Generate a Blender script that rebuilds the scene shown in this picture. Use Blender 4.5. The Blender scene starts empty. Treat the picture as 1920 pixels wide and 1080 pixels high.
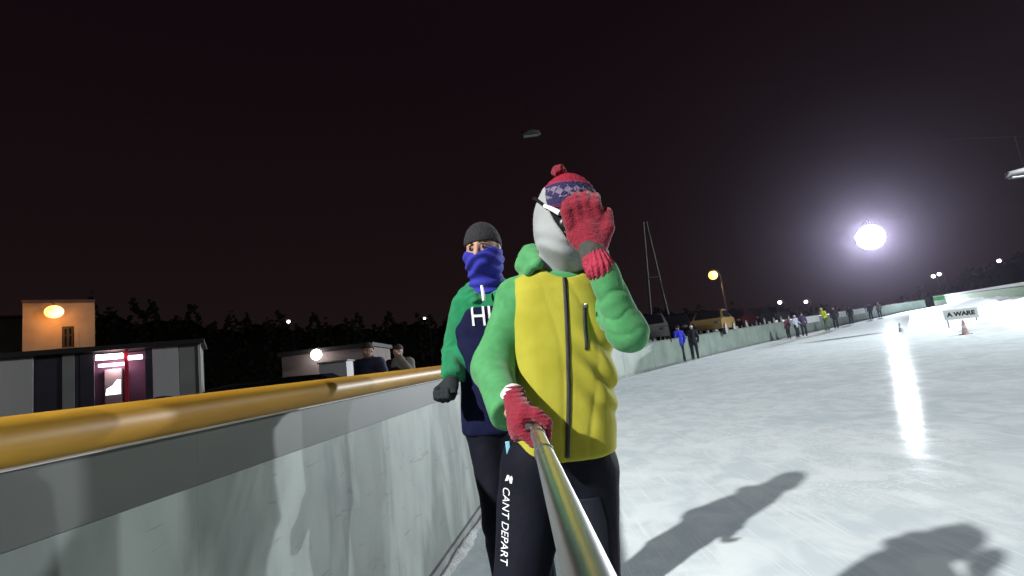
import bpy, bmesh, math, random
import numpy as np
from mathutils import Vector, Matrix
from mathutils.bvhtree import BVHTree
R = math.radians
SC = bpy.context.scene
COL = SC.collection
random.seed(7)

# ------------------------------------------------------------------ camera
CAM_H = 1.22
PITCH, ROLL = R(7.657), R(6.84)
cd = bpy.data.cameras.new("camera"); cam = bpy.data.objects.new("camera", cd); COL.objects.link(cam)
cd.sensor_width = 36; cd.lens = 18.0; cd.clip_start = 0.02; cd.clip_end = 2000
cam.matrix_world = (Matrix.Translation((0, 0, CAM_H)) @ Matrix.Rotation(math.pi / 2 + PITCH, 4, 'X')
                    @ Matrix.Rotation(-ROLL, 4, 'Z'))
SC.camera = cam
# ------------------------------------------------------------------ world: dark night sky with town glow low down
w = bpy.data.worlds.new("World"); SC.world = w; w.use_nodes = True
nt = w.node_tree; nt.nodes.clear()
out = nt.nodes.new('ShaderNodeOutputWorld'); bg = nt.nodes.new('ShaderNodeBackground')
tc = nt.nodes.new('ShaderNodeTexCoord'); sep = nt.nodes.new('ShaderNodeSeparateXYZ')
rmp = nt.nodes.new('ShaderNodeValToRGB')
rmp.color_ramp.elements[0].position = 0.0; rmp.color_ramp.elements[0].color = (.0125, .0072, .0068, 1)
rmp.color_ramp.elements[1].position = 0.55; rmp.color_ramp.elements[1].color = (.0058, .0026, .0040, 1)
e = rmp.color_ramp.elements.new(.22); e.color = (.0088, .0046, .0054, 1)
nt.links.new(tc.outputs['Generated'], sep.inputs[0]); nt.links.new(sep.outputs['Z'], rmp.inputs[0])
nt.links.new(rmp.outputs[0], bg.inputs[0]); bg.inputs[1].default_value = 1.0
nt.links.new(bg.outputs[0], out.inputs[0])
SC.view_settings.view_transform = 'Standard'; SC.view_settings.look = 'None'
SC.view_settings.exposure = 0.0; SC.view_settings.gamma = 1.0
SC.cycles.use_denoising = True
SC.cycles.max_bounces = 6; SC.cycles.volume_bounces = 0; SC.cycles.sample_clamp_indirect = 4
# tuning of the lamps (radiant intensity, W per steradian)
KEY_I, MAIN_I, RIGHT_I, KIOSK_FILL_I = 760., 28000., 1080., 28.
HAZE = .66e-4

# ------------------------------------------------------------------ helpers: pixel -> world point at a chosen depth
MROT = np.array(cam.matrix_world.to_3x3()); CP = np.array([0, 0, CAM_H])
def ray(x, y): return MROT @ np.array([(x - 960) / 960., -(y - 540) / 960., -1.])
def at(x, y, Y):
    v = ray(x, y); return CP + v * (Y / v[1])
def gz(x):
    x = np.maximum(0., np.asarray(x, float) - 4.)
    return .0235 * x * x / (x + 3.)
def ground_at(x, y):
    v = ray(x, y); p = CP.copy(); z = 0.
    for _ in range(30):
        t = (z - CAM_H) / v[2]; p = CP + v * t; z = float(gz(p[0])) * .5 + z * .5
    return p

# ------------------------------------------------------------------ helpers: objects
def tag(o, label=None, cat=None, group=None, kind=None):
    if label: o['label'] = label
    if cat: o['category'] = cat
    if group: o['group'] = group
    if kind: o['kind'] = kind
    return o
def empty(name, loc=(0, 0, 0), rz=0.):
    o = bpy.data.objects.new(name, None); COL.objects.link(o); o.location = loc; o.rotation_euler.z = rz
    o.empty_display_size = .1
    return o
def link(name, me, mat, parent=None, smooth=True):
    o = bpy.data.objects.new(name, me); COL.objects.link(o)
    for m in (mat if isinstance(mat, (list, tuple)) else [mat]): me.materials.append(m)
    if smooth: me.polygons.foreach_set('use_smooth', [True] * len(me.polygons))
    if parent is not None: o.parent = parent
    return o
class MB:
    """collects shapes into one bmesh"""
    def __init__(s): s.b = bmesh.new()
    def box(s, lo, hi, bev=0., rot=None, mi=0):
        lo, hi = Vector(lo), Vector(hi)
        r = bmesh.ops.create_cube(s.b, size=1.0)
        vs = r['verts']; c = (lo + hi) / 2; d = hi - lo
        for v in vs:
            v.co = Vector((v.co.x * d.x, v.co.y * d.y, v.co.z * d.z))
        fs = list({f for v in vs for f in v.link_faces})
        if bev > 0:
            es = list({e for v in vs for e in v.link_edges})
            bb = bmesh.ops.bevel(s.b, geom=es, offset=bev, segments=2, affect='EDGES', profile=.6)
            vs = list({v for f in bb['faces'] for v in f.verts}); fs = list({f for v in vs for f in v.link_faces})
        for v in vs:
            if rot is not None: v.co = rot @ v.co
            v.co += c
        for f in fs: f.material_index = mi
        return s
    def tube(s, pts, r, n=12, caps=True, mi=0):
        pts = [Vector(p) for p in pts]; rs = r if isinstance(r, (list, tuple)) else [r] * len(pts)
        rings = []; up = Vector((0, 0, 1))
        for i, p in enumerate(pts):
            t = (pts[min(i + 1, len(pts) - 1)] - pts[max(i - 1, 0)]).normalized()
            a = t.cross(up)
            if a.length < 1e-3: a = t.cross(Vector((1, 0, 0)))
            a.normalize(); b = a.cross(t).normalized()
            rings.append([s.b.verts.new(p + (a * math.cos(q) + b * math.sin(q)) * rs[i]) for q in [2 * math.pi * k / n for k in range(n)]])
        for i in range(len(rings) - 1):
            for k in range(n):
                f = s.b.faces.new((rings[i][k], rings[i][(k + 1) % n], rings[i + 1][(k + 1) % n], rings[i + 1][k])); f.material_index = mi
        if caps:
            for rg, fl in ((rings[0], True), (rings[-1], False)):
                f = s.b.faces.new(rg[::-1] if fl else rg); f.material_index = mi
        return s
    def ball(s, c, r, seg=16, rings=10):
        q = bmesh.ops.create_uvsphere(s.b, u_segments=seg, v_segments=rings, radius=1.)
        r = r if isinstance(r, (list, tuple)) else (r, r, r)
        for v in q['verts']: v.co = Vector((v.co.x * r[0], v.co.y * r[1], v.co.z * r[2])) + Vector(c)
        return s
    def prism(s, prof, x0, x1, f0=None):
        """profile of (y,z) pushed from x0 to x1"""
        a = [s.b.verts.new((x0, p[0], p[1])) for p in prof]; b = [s.b.verts.new((x1, p[0], p[1])) for p in prof]
        n = len(prof)
        s.b.faces.new(a[::-1]); s.b.faces.new(b)
        for i in range(n): s.b.faces.new((a[i], a[(i + 1) % n], b[(i + 1) % n], b[i]))
        return s
    def quad(s, pts):
        s.b.faces.new([s.b.verts.new(p) for p in pts]); return s
    def build(s, name, mat, parent=None, smooth=False, off=None):
        bmesh.ops.recalc_face_normals(s.b, faces=s.b.faces[:])
        me = bpy.data.meshes.new(name); 
        if off is not None:
            for v in s.b.verts: v.co -= Vector(off)
        s.b.to_mesh(me); s.b.free()
        o = link(name, me, mat, parent, smooth)
        if smooth:
            try: me.set_sharp_from_angle(angle=R(40))
            except Exception: pass
        return o
def grid_mesh(G):
    """G (n,m,3) array -> mesh data"""
    n, m = G.shape[:2]
    me = bpy.data.meshes.new("g"); I = np.arange(n * m).reshape(n, m)
    F = np.stack([I[:-1, :-1], I[1:, :-1], I[1:, 1:], I[:-1, 1:]], -1).reshape(-1, 4)
    me.from_pydata(G.reshape(-1, 3).tolist(), [], F.tolist()); me.update()
    return me

# ------------------------------------------------------------------ helpers: implicit surfaces (for cloth and bodies)
_rng = np.random.RandomState(3); _LAT = _rng.rand(32, 32, 32).astype(np.float32) * 2 - 1
def vnoise(P):
    i = np.floor(P).astype(np.int64); f = (P - i).astype(np.float32); f = f * f * (3 - 2 * f); i &= 31; j = (i + 1) & 31
    L = _LAT; x0, y0, z0 = i[:, 0], i[:, 1], i[:, 2]; x1, y1, z1 = j[:, 0], j[:, 1], j[:, 2]
    fx, fy, fz = f[:, 0], f[:, 1], f[:, 2]
    a = L[x0, y0, z0] * (1 - fx) + L[x1, y0, z0] * fx; b = L[x0, y1, z0] * (1 - fx) + L[x1, y1, z0] * fx
    c = L[x0, y0, z1] * (1 - fx) + L[x1, y0, z1] * fx; d = L[x0, y1, z1] * (1 - fx) + L[x1, y1, z1] * fx
    return (a * (1 - fy) + b * fy) * (1 - fz) + (c * (1 - fy) + d * fy) * fz
def A(*p): return np.array(p, np.float32)
def cap(P, a, b, ra, rb=None):
    rb = ra if rb is None else rb
    a = np.asarray(a, np.float32); b = np.asarray(b, np.float32); ab = b - a
    t = np.clip(((P - a) @ ab) / max(float(ab @ ab), 1e-9), 0, 1)
    return np.linalg.norm(P - (a + t[:, None] * ab), axis=1) - (ra + (rb - ra) * t)
def ell(P, c, r, M=None):
    q = P - np.asarray(c, np.float32)
    if M is not None: q = q @ np.asarray(M, np.float32)          # columns = local axes
    r = np.asarray(r, np.float32)
    k0 = np.linalg.norm(q / r, axis=1); k1 = np.linalg.norm(q / (r * r), axis=1) + 1e-9
    return k0 * (k0 - 1) / k1
def smin(a, b, k):
    h = np.maximum(k - np.abs(a - b), 0) / k
    return np.minimum(a, b) - h * h * k * .25
def smax(a, b, k): return -smin(-a, -b, k)
def chain(P, pts, rs, k=.02):
    d = None
    for i in range(len(pts) - 1):
        e_ = cap(P, pts[i], pts[i + 1], rs[i], rs[i + 1]); d = e_ if d is None else smin(d, e_, k)
    return d
def loft(P, Z, C, Aw, B, p=2.4):
    """tube round the line of centres C(z), half-widths Aw(z) and B(z)"""
    z = P[:, 2]; cx = np.interp(z, Z, C[:, 0]); cy = np.interp(z, Z, C[:, 1]); a = np.interp(z, Z, Aw); b = np.interp(z, Z, B)
    k = (np.abs((P[:, 0] - cx) / a) ** p + np.abs((P[:, 1] - cy) / b) ** p) ** (1 / p)
    return ((k - 1) * np.minimum(a, b)).astype(np.float32)
def nets(f, lo, hi, h):
    lo = np.asarray(lo, float) - 2 * h; hi = np.asarray(hi, float) + 2 * h
    n = np.maximum(np.ceil((hi - lo) / h).astype(int) + 1, 4)
    ax = [(lo[i] + h * np.arange(n[i])).astype(np.float32) for i in range(3)]
    F = np.empty(n, np.float32)
    step = max(1, int(600000 // (n[1] * n[2])))
    for s in range(0, n[0], step):
        g = np.stack(np.meshgrid(ax[0][s:s + step], ax[1], ax[2], indexing='ij'), -1).reshape(-1, 3)
        F[s:s + step] = f(g).reshape(-1, n[1], n[2])
    N = F < 0
    c = np.zeros(n - 1, np.int8)
    for dx in (0, 1):
        for dy in (0, 1):
            for dz in (0, 1): c += N[dx:n[0] - 1 + dx, dy:n[1] - 1 + dy, dz:n[2] - 1 + dz]
    act = np.argwhere((c > 0) & (c < 8)); idx = -np.ones(n - 1, np.int64); idx[tuple(act.T)] = np.arange(len(act))
    acc = np.zeros((len(act), 3)); cnt = np.zeros(len(act))
    for axis in range(3):
        o1, o2 = [k for k in range(3) if k != axis]
        for u in (0, 1):
            for v in (0, 1):
                p = act.copy(); p[:, o1] += u; p[:, o2] += v; q = p.copy(); q[:, axis] += 1
                a = F[tuple(p.T)]; b = F[tuple(q.T)]; m = (a < 0) != (b < 0)
                t = np.where(m, a / np.where(m, a - b, 1), 0)
                d = np.zeros((len(act), 3)); d[:, o1] = u; d[:, o2] = v; d[:, axis] = t
                acc += d * m[:, None]; cnt += m
    V = (act + acc / cnt[:, None]) * h + lo
    faces = []
    for axis in range(3):
        o1, o2 = (axis + 1) % 3, (axis + 2) % 3
        sl = [slice(None)] * 3; s2 = [slice(None)] * 3
        sl[axis] = slice(0, -1); s2[axis] = slice(1, None)
        for o in (o1, o2): sl[o] = slice(1, -1); s2[o] = slice(1, -1)
        a, b = N[tuple(sl)], N[tuple(s2)]
        for flip, m in ((False, a & ~b), (True, ~a & b)):
            e_ = np.argwhere(m)
            if not len(e_): continue
            for o in (o1, o2): e_[:, o] += 1
            qs = []
            for (u, v) in ((1, 1), (0, 1), (0, 0), (1, 0)):
                p = e_.copy(); p[:, o1] -= u; p[:, o2] -= v; qs.append(idx[tuple(p.T)])
            q = np.stack(qs, 1); faces.append(q[:, ::-1] if flip else q)
    return V, np.concatenate(faces)
def sdf_obj(name, f, lo, hi, h, mat, parent=None, base=(0, 0, 0)):
    V, Fc = nets(f, lo, hi, h)
    me = bpy.data.meshes.new(name); me.from_pydata((V - np.asarray(base)).tolist(), [], Fc.tolist()); me.update()
    return link(name, me, mat, parent)
def bvh_of(o): return BVHTree.FromPolygons([v.co.copy() for v in o.data.vertices], [tuple(p.vertices) for p in o.data.polygons])
def drape(o, bvh, direction, off, back=.6):
    """lay a flat mesh on the surface found along direction"""
    d = Vector(direction).normalized()
    for v in o.data.vertices:
        hit = bvh.ray_cast(v.co - d * back, d)
        if hit[0] is not None: v.co = hit[0] - d * off
def strip(name, pts, wd, wdir, mat, parent, bvh, direction, off, base, n=40, m=3):
    """ribbon through world points, laid on a cloth"""
    pts = np.array(pts, float); s = np.linspace(0, len(pts) - 1, n)
    C = np.stack([np.interp(s, np.arange(len(pts)), pts[:, k]) for k in range(3)], 1) - np.asarray(base)
    u = np.linspace(-.5, .5, m); G = C[:, None, :] + u[None, :, None] * wd * np.asarray(wdir)[None, None, :]
    me = grid_mesh(G); o = link(name, me, mat, parent); drape(o, bvh, direction, off)
    sm = o.modifiers.new("thick", 'SOLIDIFY'); sm.thickness = .003; sm.offset = 0
    return o
def text_mesh(name, body, size, mat, parent=None, extrude=0., sub=0, bold=0.):
    cu = bpy.data.curves.new(name, 'FONT'); cu.body = body; cu.size = size; cu.extrude = extrude; cu.offset = bold
    cu.align_x = 'CENTER'; cu.align_y = 'CENTER'
    t = bpy.data.objects.new(name, cu); COL.objects.link(t)
    dg = bpy.context.evaluated_depsgraph_get(); me = bpy.data.meshes.new_from_object(t.evaluated_get(dg))
    bpy.data.objects.remove(t)
    if sub:
        b = bmesh.new(); b.from_mesh(me); bmesh.ops.triangulate(b, faces=b.faces[:])
        bmesh.ops.subdivide_edges(b, edges=b.edges[:], cuts=sub, use_grid_fill=True); b.to_mesh(me); b.free()
    me.materials.clear()
    return link(name, me, mat, parent, smooth=False)

# ------------------------------------------------------------------ materials
def mat(name, col, rough=.6, col2=None, scale=8., detail=4., stretch=(1, 1, 1), bump=0., bscale=None, metal=0., spec=.5, sheen=0., emit=None, estr=0., lo=.35, hi=.65, coat=0.):
    m = bpy.data.materials.new(name); m.use_nodes = True; t = m.node_tree; p = t.nodes['Principled BSDF']
    p.inputs['Base Color'].default_value = (*col, 1); p.inputs['Roughness'].default_value = rough
    p.inputs['Metallic'].default_value = metal; p.inputs['Specular IOR Level'].default_value = spec
    p.inputs['Sheen Weight'].default_value = sheen; p.inputs['Coat Weight'].default_value = coat
    if emit: p.inputs['Emission Color'].default_value = (*emit, 1); p.inputs['Emission Strength'].default_value = estr
    tcn = t.nodes.new('ShaderNodeTexCoord'); mp = t.nodes.new('ShaderNodeMapping'); mp.inputs['Scale'].default_value = stretch
    t.links.new(tcn.outputs['Object'], mp.inputs[0])
    if col2:
        n = t.nodes.new('ShaderNodeTexNoise'); n.inputs['Scale'].default_value = scale; n.inputs['Detail'].default_value = detail
        r = t.nodes.new('ShaderNodeValToRGB'); r.color_ramp.elements[0].position = lo; r.color_ramp.elements[1].position = hi
        r.color_ramp.elements[0].color = (*col, 1); r.color_ramp.elements[1].color = (*col2, 1)
        t.links.new(mp.outputs[0], n.inputs['Vector']); t.links.new(n.outputs['Fac'], r.inputs[0]); t.links.new(r.outputs[0], p.inputs['Base Color'])
    if bump:
        n2 = t.nodes.new('ShaderNodeTexNoise'); n2.inputs['Scale'].default_value = bscale or scale * 4; n2.inputs['Detail'].default_value = 3
        b = t.nodes.new('ShaderNodeBump'); b.inputs['Strength'].default_value = bump; b.inputs['Distance'].default_value = .01
        t.links.new(mp.outputs[0], n2.inputs['Vector']); t.links.new(n2.outputs['Fac'], b.inputs['Height']); t.links.new(b.outputs[0], p.inputs['Normal'])
    return m
M = {}
M['fleece_green'] = mat('green_fleece', (.055, .225, .082), .95, (.075, .28, .108), 30, bump=.16, bscale=320, sheen=.15, spec=.1)
M['vest_yellow'] = mat('yellow_fleece', (.32, .30, .03), .95, (.375, .35, .042), 14, bump=.14, bscale=320, sheen=.12, spec=.1)
M['zip_black'] = mat('black_zip', (.012, .012, .014), .5, bump=.4, bscale=300)
M['ski_black'] = mat('black_ski_cloth', (.005, .0055, .010), .75, (.008, .009, .016), 5, bump=.2, bscale=60, spec=.1)
M['ski_panel'] = mat('dark_slate_cloth', (.010, .012, .018), .7, (.014, .016, .024), 9, bump=.2, bscale=90, spec=.12)
M['print_white'] = mat('white_print', (.78, .78, .8), .6, (.6, .6, .64), 60)
M['knit_red'] = mat('red_knit', (.185, .013, .028), .95, (.24, .02, .038), 90, stretch=(1, 1, 1.6), bump=.5, bscale=170, sheen=.2, spec=.1)
M['knit_pink'] = mat('rose_red_rib', (.30, .018, .045), .95, (.36, .028, .06), 60, bump=.8, bscale=120)
M['cuff_dark'] = mat('dark_cuff_band', (.03, .035, .03), .9, (.05, .055, .048), 60, bump=.4, bscale=140)
M['wrap_grey'] = mat('grey_jersey', (.23, .25, .255), .9, (.31, .33, .335), 7, bump=.14, bscale=200, sheen=.1, lo=.3, hi=.7)
M['lens_dark'] = mat('smoky_lens', (.01, .01, .012), .35, spec=.4)
M['frame_white'] = mat('white_frame', (.8, .8, .82), .3)
M['chrome'] = mat('polished_steel', (.56, .56, .57), .3, metal=1., bump=.05, bscale=30)
M['steel'] = mat('brushed_steel', (.5, .5, .5), .3, metal=1.)
M['rubber'] = mat('black_rubber', (.015, .015, .016), .6, bump=.2, bscale=80)
M['skin'] = mat('skin', (.40, .23, .16), .55, (.46, .28, .20), 30, spec=.4)
M['eye_white'] = mat('eye_white', (.30, .28, .26), .3); M['eye_dark'] = mat('eye_dark', (.02, .013, .01), .15)
M['lining_white'] = mat('pale_cuff_lining', (.6, .62, .62), .8)
M['hood_green2'] = mat('kelly_green_sweat', (.011, .165, .066), .92, (.016, .205, .086), 25, bump=.4, bscale=220, sheen=.2, spec=.1)
M['navy'] = mat('navy_sweat', (.007, .009, .032), .95, (.010, .012, .042), 20, bump=.3, bscale=220, spec=.1)
M['gaiter_blue'] = mat('royal_blue_jersey', (.018, .020, .28), .9, (.024, .028, .36), 15, bump=.3, bscale=160)
M['beanie_black'] = mat('black_knit', (.014, .014, .018), .95, (.022, .022, .026), 60, bump=.6, bscale=160)
M['glove_black'] = mat('black_glove', (.006, .010, .013), .85, bump=.4, bscale=100)
M['tube_yellow'] = mat('yellow_plastic_tube', (.44, .235, .018), .5, (.36, .175, .012), 3.2, stretch=(4, .35, 4), bump=.06, bscale=9, coat=.08)
M['lip_white'] = mat('white_lip', (.62, .55, .5), .4)
M['tube_shade'] = mat('tube_shade_grey', (.055, .062, .055), .6, (.085, .094, .084), 1.4, stretch=(1, .8, 1.5), bump=.05)  # shade below the tube, put into the board colour
M['board_far'] = mat('pale_board_weathered', (.20, .26, .23), .6, (.28, .34, .30), 1.2, bump=.05)
M['kick'] = mat('grey_kick_strip', (.25, .26, .255), .6, (.14, .15, .145), 7, bump=.2)
M['asphalt'] = mat('yard_asphalt', (.022, .022, .024), .85, (.045, .044, .043), 2.5, bump=.4, bscale=60)
M['earth'] = mat('bank_earth', (.03, .02, .014), .95, (.05, .035, .025), .5, bump=.5, bscale=6)
M['hill'], M['leaf'] = None, None
M['bark'] = mat('bark', (.06, .05, .04), .95, bump=.5, bscale=20)
M['panel_white'] = mat('pale_grey_metal_panel', (.46, .46, .47), .5, (.54, .54, .55), 1.5, stretch=(1, 1, .3))
M['panel_mid'] = mat('mid_grey_panel', (.22, .23, .225), .5, (.27, .28, .275), 1.5)
M['panel_dark'] = mat('dark_navy_panel', (.03, .027, .045), .5, (.04, .036, .055), 2)
M['roof_black'] = mat('dark_roof_edge', (.015, .013, .013), .6)
M['plaster'] = mat('beige_plaster', (.34, .22, .13), .9, (.42, .28, .17), 1.1, bump=.25, bscale=14)
M['plaster_dim'] = mat('grey_plaster', (.16, .135, .125), .9, (.20, .17, .16), 1.1, bump=.25, bscale=14)
M['roof_tile'] = mat('brown_roof', (.06, .035, .028), .85, (.09, .05, .04), 4, bump=.5, bscale=8)
M['wood_dark'] = mat('dark_window_frame', (.03, .018, .012), .5)
M['glass_dark'] = mat('dark_glass', (.008, .008, .011), .6, spec=.12)
M['red_paint'] = mat('red_kiosk_lining', (.50, .02, .05), .5, (.42, .016, .04), 3)
M['plum'] = mat('plum_lining', (.10, .05, .10), .6)
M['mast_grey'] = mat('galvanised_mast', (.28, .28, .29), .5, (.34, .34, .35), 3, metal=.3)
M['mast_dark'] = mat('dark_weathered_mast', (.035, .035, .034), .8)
M['lamp_house'] = mat('grey_lamp_housing', (.20, .20, .21), .5)
M['lamp_dim'] = mat('weathered_lamp_grey', (.07, .07, .075), .7)
M['cable'] = mat('black_cable', (.006, .006, .006), .9, spec=.1)
M['turf'] = mat('green_felt_strip', (.03, .17, .035), .9, (.05, .22, .05), 6, bump=.4, bscale=40)
M['rail_grey'] = mat('grey_top_rail', (.34, .33, .36), .5)
M['board_white'] = mat('white_board', (.66, .70, .69), .45, (.72, .75, .74), 1.2)
M['text_black'] = mat('black_lettering', (.012, .016, .014), .6)
M['banner'] = mat('white_banner', (.8, .8, .8), .5, (.72, .72, .74), 2)
M['cone_orange'] = mat('pale_pink_cone', (.62, .42, .42), .6)  # overexposed look of the cone put into its pale base colour
M['cone_grey'] = mat('grey_marker', (.35, .37, .38), .5)
M['bank_snow'] = mat('packed_snow', (.60, .66, .69), .9, (.74, .79, .81), 1.3, bump=.4, bscale=9, spec=.05)
M['snow'] = mat('scraped_snow', (.55, .58, .58), .8, (.7, .73, .73), 12, bump=.8, bscale=60)
def dmat(name, col):
    m = bpy.data.materials.new(name); m.use_nodes = True; t = m.node_tree; t.nodes.remove(t.nodes['Principled BSDF'])
    d = t.nodes.new('ShaderNodeBsdfDiffuse'); n = t.nodes.new('ShaderNodeTexNoise'); n.inputs['Scale'].default_value = 1.5; tcn = t.nodes.new('ShaderNodeTexCoord'); r = t.nodes.new('ShaderNodeValToRGB')
    t.links.new(tcn.outputs['Object'], n.inputs['Vector']); t.links.new(n.outputs['Fac'], r.inputs[0]); r.color_ramp.elements[0].color = (*[c * .8 for c in col], 1); r.color_ramp.elements[1].color = (*[c * 1.2 for c in col], 1)
    t.links.new(r.outputs[0], d.inputs['Color']); t.links.new(d.outputs[0], t.nodes['Material Output'].inputs['Surface']); return m
def emat(name, col, s): return mat(name, (.8, .8, .8), .4, emit=col, estr=s)
M['hill'] = dmat('hill_dark', (.022, .026, .018)); M['leaf'] = dmat('dark_foliage', (.04, .05, .024))
M['flood_lens'] = emat('floodlight_lens', (.93, .95, 1.), 42)
M['sodium'] = emat('sodium_globe', (1., .45, .10), 3.4)
M['white_led'] = emat('white_lamp_glass', (1., .9, .88), 14)
M['cool_led'] = emat('cool_lamp_glass', (.95, .95, 1.), 7)
M['tube_light'] = emat('strip_light', (1., .86, .80), 9)
M['tube_pink'] = emat('strip_light_pink', (1., .62, .78), 6)
M['lit_screen'] = emat('lit_cooler_door', (.85, .85, 1.), 2.6)
M['tail_red'] = emat('lit_rear_lamp', (1., .42, .36), 8)

def knit_cap_material(cx, cz, tilt):
    m = bpy.data.materials.new('nordic_knit'); m.use_nodes = True; t = m.node_tree; p = t.nodes['Principled BSDF']; L = t.links
    tcn = t.nodes.new('ShaderNodeTexCoord'); mp = t.nodes.new('ShaderNodeMapping'); mp.vector_type = 'POINT'
    mp.inputs['Rotation'].default_value = (0, tilt, 0); L.new(tcn.outputs['Object'], mp.inputs[0])
    sp = t.nodes.new('ShaderNodeSeparateXYZ'); L.new(mp.outputs[0], sp.inputs[0])
    mr = t.nodes.new('ShaderNodeMapRange'); L.new(sp.outputs['Z'], mr.inputs[0])
    mr.inputs['From Min'].default_value = cz - .1; mr.inputs['From Max'].default_value = cz + .15
    r = t.nodes.new('ShaderNodeValToRGB'); r.color_ramp.interpolation = 'CONSTANT'; L.new(mr.outputs[0], r.inputs[0])
    red, navy = (.26, .018, .036, 1), (.03, .028, .075, 1)
    els = [(0, navy), (.40, (.10, .02, .06, 1)), (.46, navy), (.735, (.22, .03, .08, 1)), (.765, red)]
    r.color_ramp.elements[0].color = els[0][1]; r.color_ramp.elements[1].position = els[1][0]; r.color_ramp.elements[1].color = els[1][1]
    for q, c in els[2:]: r.color_ramp.elements.new(q).color = c
    # pale knitted diamonds inside the navy band
    v = t.nodes.new('ShaderNodeTexChecker'); v.inputs['Scale'].default_value = 58
    mp2 = t.nodes.new('ShaderNodeMapping'); mp2.inputs['Rotation'].default_value = (0, R(45), 0); L.new(tcn.outputs['Object'], mp2.inputs[0]); L.new(mp2.outputs[0], v.inputs['Vector'])
    g = t.nodes.new('ShaderNodeValToRGB'); g.color_ramp.interpolation = 'CONSTANT'; L.new(mr.outputs[0], g.inputs[0])
    g.color_ramp.elements[0].color = (0, 0, 0, 1); g.color_ramp.elements[1].position = .54; g.color_ramp.elements[1].color = (1, 1, 1, 1)
    g.color_ramp.elements.new(.69).color = (0, 0, 0, 1)
    mu = t.nodes.new('ShaderNodeMath'); mu.operation = 'MULTIPLY'; L.new(v.outputs['Fac'], mu.inputs[0]); L.new(g.outputs[0], mu.inputs[1])
    m2 = t.nodes.new('ShaderNodeMath'); m2.operation = 'MULTIPLY'; L.new(mu.outputs[0], m2.inputs[0]); m2.inputs[1].default_value = .38
    mx = t.nodes.new('ShaderNodeMix'); mx.data_type = 'RGBA'; L.new(m2.outputs[0], mx.inputs['Factor']); L.new(r.outputs[0], mx.inputs['A'])
    mx.inputs['B'].default_value = (.42, .32, .42, 1); L.new(mx.outputs['Result'], p.inputs['Base Color'])
    p.inputs['Roughness'].default_value = .95; p.inputs['Specular IOR Level'].default_value = .1
    n2 = t.nodes.new('ShaderNodeTexNoise'); n2.inputs['Scale'].default_value = 170; b = t.nodes.new('ShaderNodeBump'); b.inputs['Strength'].default_value = .7; b.inputs['Distance'].default_value = .01
    L.new(tcn.outputs['Object'], n2.inputs['Vector']); L.new(n2.outputs['Fac'], b.inputs['Height']); L.new(b.outputs[0], p.inputs['Normal'])
    return m

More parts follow.
